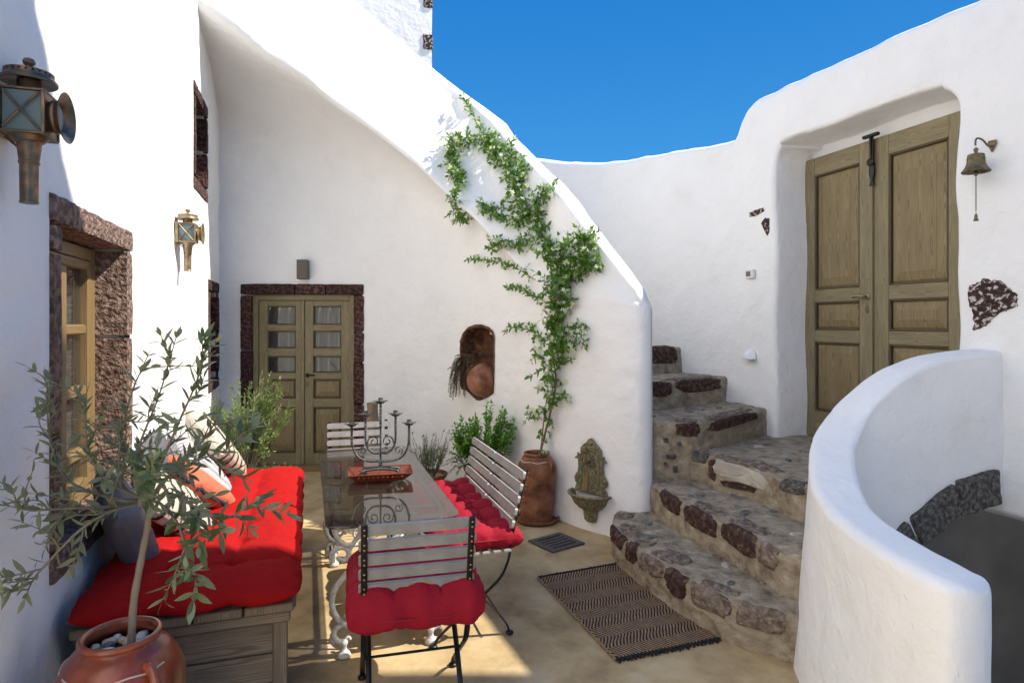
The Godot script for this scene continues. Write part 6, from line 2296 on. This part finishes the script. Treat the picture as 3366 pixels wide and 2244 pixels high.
func make_fittings() -> void:
	make_lantern("large dark copper coach lantern on the shaded wall above the window", 1.945, M.patina_copper)
	make_lantern("pale brass coach lantern further along the sunlit wall", 4.56, M.aged_brass)
	# box light over the far door
	var t := thing("wall_light", "brown box wall light above the far door", "wall light", V(-2.281, 2.11, 6.84))
	var mb := MB.new()
	mb.box(Vector3(0, 0.105, 0.05), Vector3(0.113, 0.21, 0.09), 0.004)
	obj("housing", mb, M.fitting_paint, t)
	mb = MB.new()
	mb.lathe(PackedVector2Array([Vector2(0.03, 0.0), Vector2(0.028, -0.002), Vector2(0.001, -0.001)]), 18, Vector3(0, -0.0005, 0.05))
	obj("lens", mb, M.frosted_pane, t)
	# half-dome light by the steps
	t = thing("dome_wall_light", "small white half dome wall light beside the upper steps", "wall light")
	t.transform = plan_frame(house_plan, 3.677, 1.315, 0.004)
	mb = MB.new()
	var pts := PackedVector3Array()
	for j in 10:
		for i in 21:
			var a := PI * i / 20.0
			var b := PI * 0.5 * j / 9.0
			pts.append(Vector3(cos(a) * cos(b) * 0.066, sin(b) * 0.085, sin(a) * cos(b) * 0.07))
	mb.grid(21, 10, pts, true)
	var arc := PackedVector3Array()
	for i in 21:
		var a := PI * i / 20.0
		arc.append(Vector3(cos(a) * 0.066, 0.0, sin(a) * 0.07))
	mb.fan(arc)
	obj("shade", mb, M.white_plaster, t)
	mb = MB.new()
	mb.box(Vector3(0, -0.003, 0.03), Vector3(0.122, 0.005, 0.066), 0.001)
	obj("glass_slot", mb, M.white_plastic, t)
	# control panel
	t = thing("intercom_panel", "small white panel with a grey display on the curved wall", "intercom")
	t.transform = plan_frame(house_plan, 3.68, 2.035, 0.003)
	mb = MB.new()
	mb.box(Vector3(0, 0.037, 0.013), Vector3(0.108, 0.078, 0.026), 0.004)
	obj("case", mb, M.white_plastic, t)
	mb = MB.new()
	mb.box(Vector3(-0.014, 0.04, 0.0262), Vector3(0.062, 0.044, 0.003), 0.001)
	obj("display", mb, M.display_grey, t)
	# bell
	t = thing("door_bell", "bronze bell with a pull chain hanging right of the tall door", "bell")
	t.transform = plan_frame(house_plan, 5.665, 2.50, 0.006)
	var c := Vector3(-0.03, 0, 0.105)
	mb = MB.new()
	mb.prism(PackedVector2Array([Vector2(-0.022, 0.235), Vector2(0.022, 0.235), Vector2(0.026, 0.215), Vector2(0.004, 0.165), Vector2(-0.004, 0.165), Vector2(-0.026, 0.215)]), 0.0, 0.004)
	mb.tube(spline(PackedVector3Array([Vector3(0, 0.2, 0.004), Vector3(-0.006, 0.2, 0.03), Vector3(-0.016, 0.235, 0.065), c + Vector3(0, 0.245, -0.012), c + Vector3(0, 0.225, 0.004), c + Vector3(0, 0.2, 0.004)]), 6), 0.0055, 7)
	obj("bracket", mb, M.dull_bronze, t)
	mb = MB.new()
	mb.lathe(jar_profile([[0.073, 0.04], [0.074, 0.046], [0.058, 0.068], [0.047, 0.1], [0.044, 0.138], [0.038, 0.148], [0.012, 0.152], [0.010, 0.165], [0.013, 0.178], [0.002, 0.19]]), 36, c)
	mb.lathe(jar_profile([[0.042, 0.13], [0.045, 0.1], [0.055, 0.068], [0.071, 0.045], [0.073, 0.04]]), 36, c)
	for y in [0.12, 0.105]:
		mb.lathe(PackedVector2Array([Vector2(0.0455, y - 0.003), Vector2(0.0485, y), Vector2(0.0455, y + 0.003)]), 30, c)
	obj("bell", mb, M.dull_bronze, t)
	mb = MB.new()
	mb.lathe(jar_profile([[0.001, 0.012], [0.007, 0.02], [0.011, 0.034], [0.006, 0.048], [0.003, 0.13]]), 14, c)
	obj("clapper", mb, M.dull_bronze, t)
	mb = MB.new()
	for k in 20:
		var b := Basis(Vector3.UP, (k % 2) * PI * 0.5)
		var path := PackedVector3Array()
		for q in 9:
			var a := TAU * q / 8.0
			path.append(c + Vector3(0, 0.004 - k * 0.0102, 0) + b * Vector3(cos(a) * 0.004, sin(a) * 0.0068, 0))
		mb.tube(path, 0.0013, 4)
	obj("chain", mb, M.dull_bronze, t)
	mb = MB.new()
	mb.lathe(jar_profile([[0.012, -0.252], [0.014, -0.249], [0.0095, -0.236], [0.008, -0.218], [0.003, -0.21], [0.001, -0.2]]), 18, c)
	obj("pull", mb, M.dull_bronze, t)
	make_fountain()
	make_drain()
	make_rug()


func make_fountain() -> void:
	var t := thing("wall_fountain", "green patinated cast iron wall fountain with a fluted basin", "fountain")
	t.transform = plan_frame(stair_plan, 4.675, 0.0, 0.008)
	var half := [[0.155, 0.30], [0.15, 0.335], [0.128, 0.36], [0.152, 0.375], [0.16, 0.405], [0.146, 0.435], [0.126, 0.46], [0.118, 0.52], [0.12, 0.555], [0.142, 0.56], [0.144, 0.572], [0.12, 0.585], [0.1, 0.605], [0.098, 0.65], [0.07, 0.68], [0.04, 0.70], [0.024, 0.722], [0.0, 0.735]]
	var poly := PackedVector2Array()
	for e in half:
		poly.append(Vector2(e[0], e[1]))
	for k in range(half.size() - 2, -1, -1):
		poly.append(Vector2(-half[k][0], half[k][1]))
	var mb := MB.new()
	mb.prism(poly, 0.0, 0.016)
	obj("back_plate", mb, M.fountain_iron, t)
	mb = MB.new()
	for s in [-1.0, 1.0]:
		mb.tube(ring_path(Vector3(s * 0.13, 0.405, 0.018), 0.024, 0.006, PI * 0.5, PI * 0.5 - s * 9.0, 30), 0.0055, 6)
		mb.tube(ring_path(Vector3(s * 0.1, 0.50, 0.018), 0.015, 0.005, -PI * 0.5, -PI * 0.5 + s * 8.0, 22), 0.0045, 6)
		mb.tube(ring_path(Vector3(s * 0.05, 0.668, 0.018), 0.022, 0.005, -PI * 0.5, -PI * 0.5 + s * 8.0, 22), 0.005, 6)
		mb.tube(PackedVector3Array([Vector3(s * 0.085, 0.33, 0.018), Vector3(s * 0.085, 0.46, 0.018), Vector3(s * 0.082, 0.56, 0.018)]), 0.006, 6)
		mb.tube(PackedVector3Array([Vector3(s * 0.118, 0.43, 0.018), Vector3(s * 0.112, 0.5, 0.018), Vector3(s * 0.116, 0.56, 0.018)]), 0.005, 6)
		mb.box(Vector3(s * 0.122, 0.567, 0.014), Vector3(0.055, 0.013, 0.024), 0.003)
		mb.lathe(jar_profile([[0.013, 0.0], [0.014, 0.008], [0.007, 0.014], [0.01, 0.022], [0.009, 0.03], [0.001, 0.038]]), 12, Vector3(s * 0.124, 0.573, 0.012))
	mb.tube(ring_path(Vector3(0, 0.56, 0.018), 0.083, 0.083, 0.0, PI, 24), 0.0075, 6)
	mb.tube(ring_path(Vector3(0, 0.56, 0.018), 0.1, 0.1, 0.1, PI - 0.1, 24), 0.004, 6)
	mb.lathe(jar_profile([[0.024, 0.0], [0.022, 0.012], [0.012, 0.02], [0.001, 0.024]]), 14, Vector3(0, 0.70, 0.012), Basis(Vector3.RIGHT, PI / 2))
	for k in 14:
		var a := TAU * k / 14.0
		mb.tube(PackedVector3Array([Vector3(0, 0.55, 0.02), Vector3(cos(a) * 0.035, 0.55 + sin(a) * 0.035, 0.022), Vector3(cos(a) * 0.05, 0.55 + sin(a) * 0.05, 0.016)]), [0.004, 0.008, 0.002], 6)
	obj("ornament", mb, M.fountain_iron, t)
	# fluted half-round basin and the cup under it
	mb = MB.new()
	var pts := PackedVector3Array()
	var prof := [[0.05, 0.175], [0.10, 0.195], [0.145, 0.235], [0.168, 0.28], [0.172, 0.292], [0.192, 0.298], [0.197, 0.306], [0.19, 0.315], [0.17, 0.313], [0.158, 0.295], [0.14, 0.25], [0.09, 0.215], [0.001, 0.205]]
	var n := 97
	for j in prof.size():
		for i in n:
			var a := PI * i / (n - 1)
			var fl := 0.0
			if j in [1, 2, 3]:
				fl = 0.007 * (absf(sin(a * 13.0)) - 0.5)
			elif j in [5, 6, 7]:
				fl = 0.003 * sin(a * 44.0)
			var r: float = prof[j][0] + fl
			pts.append(Vector3(cos(a) * r, prof[j][1], sin(a) * r * 0.86 + 0.004))
	mb.grid(n, prof.size(), pts, true)
	obj("basin", mb, M.fountain_iron, t)
	mb = MB.new()
	pts = PackedVector3Array()
	prof = [[0.001, 0.082], [0.04, 0.084], [0.056, 0.1], [0.064, 0.14], [0.066, 0.17], [0.072, 0.174], [0.07, 0.184], [0.05, 0.186]]
	for j in prof.size():
		for i in n:
			var a := PI * i / (n - 1)
			var r: float = prof[j][0] + (0.004 * (absf(sin(a * 10.0)) - 0.5) if j in [2, 3, 4] else 0.0)
			pts.append(Vector3(cos(a) * r, prof[j][1], sin(a) * r * 0.86 + 0.002))
	mb.grid(n, prof.size(), pts, true)
	obj("drip_cup", mb, M.fountain_iron, t)
	mb = MB.new()
	mb.box(Vector3(0, 0.335, 0.022), Vector3(0.27, 0.055, 0.014), 0.003)
	for x in [-0.09, 0.0, 0.09]:
		mb.lathe(PackedVector2Array([Vector2(0.006, 0.0), Vector2(0.004, 0.003), Vector2(0.001, 0.001)]), 10, Vector3(x, 0.345, 0.029), Basis(Vector3.RIGHT, PI / 2))
	obj("splash_rail", mb, M.fountain_iron, t)
	# tap
	mb = MB.new()
	mb.tube(spline(PackedVector3Array([Vector3(0, 0.55, 0.02), Vector3(0, 0.552, 0.06), Vector3(0, 0.55, 0.1), Vector3(-0.003, 0.53, 0.125), Vector3(-0.004, 0.5, 0.13)]), 6), 0.011, 9)
	mb.tube(PackedVector3Array([Vector3(0, 0.55, 0.075), Vector3(0, 0.595, 0.075), Vector3(0, 0.63, 0.075)]), [0.013, 0.011, 0.008], 9)
	for k in 7:
		var a := lerpf(0.25, PI - 0.25, k / 6.0)
		mb.tube(PackedVector3Array([Vector3(0, 0.63, 0.075), Vector3(cos(a) * 0.025, 0.632 + sin(a) * 0.022, 0.075), Vector3(cos(a) * 0.04, 0.632 + sin(a) * 0.036, 0.075)]), [0.006, 0.009, 0.005], 6)
	obj("tap", mb, M.dull_bronze, t)
	mb = MB.new()
	mb.lathe(PackedVector2Array([Vector2(0.008, 0.472), Vector2(0.011, 0.474), Vector2(0.013, 0.49), Vector2(0.013, 0.502), Vector2(0.008, 0.504)]), 14, Vector3(-0.004, 0, 0.13))
	obj("hose_end", mb, M.lead_seal, t)
	var w := thing("hanging_wood_block", "reddish brown wooden block hanging by cord from the fountain tap", "wood block")
	w.transform = t.transform * Transform3D(Basis.IDENTITY, Vector3(0.012, 0.335, 0.085))
	mb = MB.new()
	mb.box(Vector3(0, 0.085, 0), Vector3(0.048, 0.165, 0.03), 0.009, Basis.IDENTITY, Vector2(0.3, 0.1), 0.12)
	obj("block", mb, M.ochre_wood, w)
	mb = MB.new()
	mb.tube(spline(pv([[-0.012, 0.16, 0.012], [-0.014, 0.19, 0.006], [-0.012, 0.222, -0.004], [0.0, 0.232, -0.012], [0.012, 0.222, -0.004], [0.014, 0.19, 0.006], [0.012, 0.16, 0.012]]), 5), 0.003, 6)
	obj("cord", mb, M.leaf_dry, w)


func make_drain() -> void:
	var t := thing("floor_drain", "square grey cast iron drain grate set in the floor by the tall jar", "drain", V(0.33, 0.003, 4.62), atan2(0.185, 0.2514))
	var mb := MB.new()
	for s in [-1.0, 1.0]:
		mb.box(Vector3(s * 0.13, -0.1, 0), Vector3(0.02, 0.2, 0.27), 0.001)
		mb.box(Vector3(0, -0.1, s * 0.122), Vector3(0.24, 0.2, 0.02), 0.001)
	mb.box(Vector3(0, -0.205, 0), Vector3(0.3, 0.01, 0.28), 0.001)
	obj("pit", mb, M.step_cement, t)
	mb = MB.new()
	for s in [-1.0, 1.0]:
		mb.box(Vector3(s * 0.133, 0.007, 0), Vector3(0.046, 0.011, 0.29), 0.002)
		mb.box(Vector3(0, 0.0068, s * 0.122), Vector3(0.222, 0.011, 0.045), 0.002)
	obj("frame", mb, M.cast_drain, t)
	for k in 4:
		mb = MB.new()
		mb.box(Vector3(0, 0.0065, -0.066 + k * 0.044), Vector3(0.224, 0.011, 0.029), 0.002)
		obj("bar", mb, M.cast_drain, t)


func make_rug() -> void:
	var a := V(0.164, 0, 3.975)
	var b := V(0.733, 0, 4.21)
	var d := V(0.502, 0, 3.006)
	var c := V(1.075, 0, 3.21)
	var mid := (a + b + c + d) * 0.25
	var t := thing("woven_rug", "black and brown herringbone woven rug at the foot of the steps", "rug", mid)
	var w := 280
	var h := 480
	var im := Image.create(w, h, false, Image.FORMAT_RGB8)
	var hm := Image.create(w, h, false, Image.FORMAT_RGB8)
	var tan1 := lin(0.40, 0.26, 0.145)
	var tan2 := lin(0.26, 0.155, 0.08)
	var ink := lin(0.011, 0.010, 0.011)
	for y in h:
		for x in w:
			var u := float(x) / w * 0.61
			var v := float(y) / h * 1.04
			var band := floorf(v / 0.104)
			var f := v / 0.104 - band
			var zig := (f if int(band) % 2 == 0 else 1.0 - f) * 0.055
			var wide := 0.46 if int(band) % 2 == 0 else 0.38
			var q := fposmod((u + zig + 0.0015 * sin(v * 90.0 + u * 31.0)) / 0.0195, 1.0)
			var bead := 0.5 + 0.5 * sin(v / 0.0075 * TAU + (PI if int(floorf((u + zig) / 0.0195)) % 2 == 0 else 0.0))
			var tone := 0.5 + 0.9 * nf.get_noise_2d(floorf(u / 0.0195) * 3.7, floorf(v / 0.03) * 2.1)
			var on := smoothstep(wide - 0.1, wide + 0.05, q) * (1.0 - smoothstep(0.93, 1.0, q)) * smoothstep(0.1, 0.4, bead + 0.3)
			var col := ink.lerp(tan2.lerp(tan1, clampf(tone, 0, 1)), on)
			im.set_pixel(x, y, col)
			var hh := 0.3 + 0.7 * on * bead
			hm.set_pixel(x, y, Color(hh, hh, hh))
	var m := mat("rug_weave", Color.WHITE, 0.95)
	m.albedo_texture = ImageTexture.create_from_image(im)
	m.heightmap_enabled = true
	m.heightmap_texture = ImageTexture.create_from_image(hm)
	m.heightmap_scale = 0.22
	mat("rug_yarn", tan2.lerp(tan1, 0.6), 0.95)
	mat("rug_fringe", ink, 0.95)
	var mb := MB.new()
	var nu := 42
	var nv := 70
	var pts := PackedVector3Array()
	var uvs := PackedVector2Array()
	for j in nv:
		for i in nu:
			var u := float(i) / (nu - 1)
			var v := float(j) / (nv - 1)
			var p := a.lerp(b, u).lerp(d.lerp(c, u), v) - mid
			var edge := minf(minf(u, 1.0 - u) * 0.6, minf(v, 1.0 - v) * 1.05)
			p.y = 0.0125 * smoothstep(-0.004, 0.012, edge) + 0.003 + 0.003 * nz.get_noise_2d(u * 3.0, v * 5.0)
			p += Vector3(nz.get_noise_2d(v * 6.0, 3.0), 0, nz.get_noise_2d(u * 6.0, 8.0)) * 0.006
			pts.append(p)
			uvs.append(Vector2(u, v))
	mb.grid(nu, nv, pts, true, false, PackedByteArray(), uvs)
	obj("weave", mb, m, t)
	# knots of the fringe at both ends, loops of yarn along the sides
	for e in 2:
		var dirz := ((d - a) if e == 1 else (a - d)).normalized()
		for k in 27:
			var u := (k + 0.5) / 27.0
			var p := (a.lerp(b, u) if e == 0 else d.lerp(c, u)) - mid + Vector3(0, 0.011, 0)
			mb = MB.new()
			var bend := some(0.006)
			mb.tube(spline(PackedVector3Array([p - dirz * 0.012, p + dirz * 0.006, p + dirz * rng.randf_range(0.014, 0.026) + Vector3(bend.x, -0.004, bend.z)]), 3), [0.006, 0.006, 0.0065, 0.007, 0.0075, 0.007, 0.004], 7)
			obj("fringe_knot", mb, M.rug_fringe, t)
		mb = MB.new()
		var line := PackedVector3Array()
		for k in 30:
			line.append((a.lerp(b, k / 29.0) if e == 0 else d.lerp(c, k / 29.0)) - mid + Vector3(0, 0.013, 0))
		mb.tube(line, 0.006, 6)
		obj("hem", mb, M.rug_fringe, t)
		mb = MB.new()
		for k in 56:
			var u := (k + 0.5) / 56.0
			var p := (a.lerp(d, u) if e == 0 else b.lerp(c, u)) - mid + Vector3(0, 0.012, 0)
			var q := (d - a).normalized() * 0.006
			var s := (b - a).normalized() * (0.003 if k % 2 == 0 else -0.002)
			mb.tube(PackedVector3Array([p - q, p + s, p + q]), [0.003, 0.0075, 0.003], 6)
		obj("selvedge", mb, M.rug_yarn, t)


func _ready() -> void:
	rng.seed = 7
	nz.seed = 5
	nz.frequency = 1.0
	nz.fractal_octaves = 2
	nf.seed = 9
	nf.frequency = 1.0
	nf.fractal_octaves = 3
	var cam := Camera3D.new()
	cam.name = "camera"
	cam.near = 0.05
	cam.far = 400.0
	cam.projection = Camera3D.PROJECTION_FRUSTUM
	cam.size = 0.05 * 2.0 * 784.0 / 1430.0
	cam.frustum_offset = Vector2(0, -0.05 * 44.0 / 1430.0)
	cam.position = Vector3(0, 1.64, 0)
	add_child(cam)
	cam.current = true
	var we := WorldEnvironment.new()
	we.name = "environment"
	var env := Environment.new()
	var sm := ProceduralSkyMaterial.new()
	sm.sky_top_color = lin(0.005, 0.086, 0.285)
	sm.sky_horizon_color = lin(0.066, 0.265, 0.47)
	sm.sky_curve = 0.16
	sm.ground_bottom_color = lin(0.2, 0.18, 0.15)
	sm.ground_horizon_color = lin(0.25, 0.27, 0.28)
	sm.sun_angle_max = 4.0
	var sky := Sky.new()
	sky.sky_material = sm
	env.background_mode = Environment.BG_SKY
	env.sky = sky
	env.tonemap_mode = Environment.TONE_MAPPER_LINEAR
	env.tonemap_exposure = 2.22
	env.sdfgi_enabled = true
	env.ssao_enabled = true
	env.ssil_enabled = true
	we.environment = env
	add_child(we)
	var sun := DirectionalLight3D.new()
	sun.name = "sun"
	sun.light_energy = 1.05
	sun.light_color = Color(1.0, 0.965, 0.90)
	sun.light_angular_distance = 0.5
	sun.shadow_enabled = true
	add_child(sun)
	sun.look_at_from_position(sun_at * 20.0, Vector3.ZERO)
	make_materials()
	stair_plan = Plan.new([Vector2(-3.21, 6.83), Vector2(-2.4, 6.85), Vector2(-1.6, 6.83), Vector2(-0.69, 6.48), Vector2(-0.27, 6.03), Vector2(0.15, 5.5), Vector2(0.45, 5.07), Vector2(0.775, 4.74), Vector2(0.93, 4.62), Vector2(1.0, 4.58)])
	house_plan = Plan.new([Vector2(0, 8.5), Vector2(0.22, 8.2), Vector2(1.06, 7.5), Vector2(1.735, 6.4), Vector2(2.07, 5.83), Vector2(2.22, 5.39), Vector2(2.52, 4.66), Vector2(2.83, 3.92), Vector2(2.97, 3.58), Vector2(3.10, 3.26), Vector2(3.5, 2.3)])
	make_ground()
	make_stair_wall()
	make_entrance_house()
	make_guest_house()
	make_far_walls()
	make_bounce_wall()
	make_banister()
	make_stairs()
	make_table()
	make_candelabra()
	make_bench()
	make_pillows()
	make_seating()
	make_olive()
	make_jasmine()
	make_bushes()
	make_fittings()
#OBJECTS
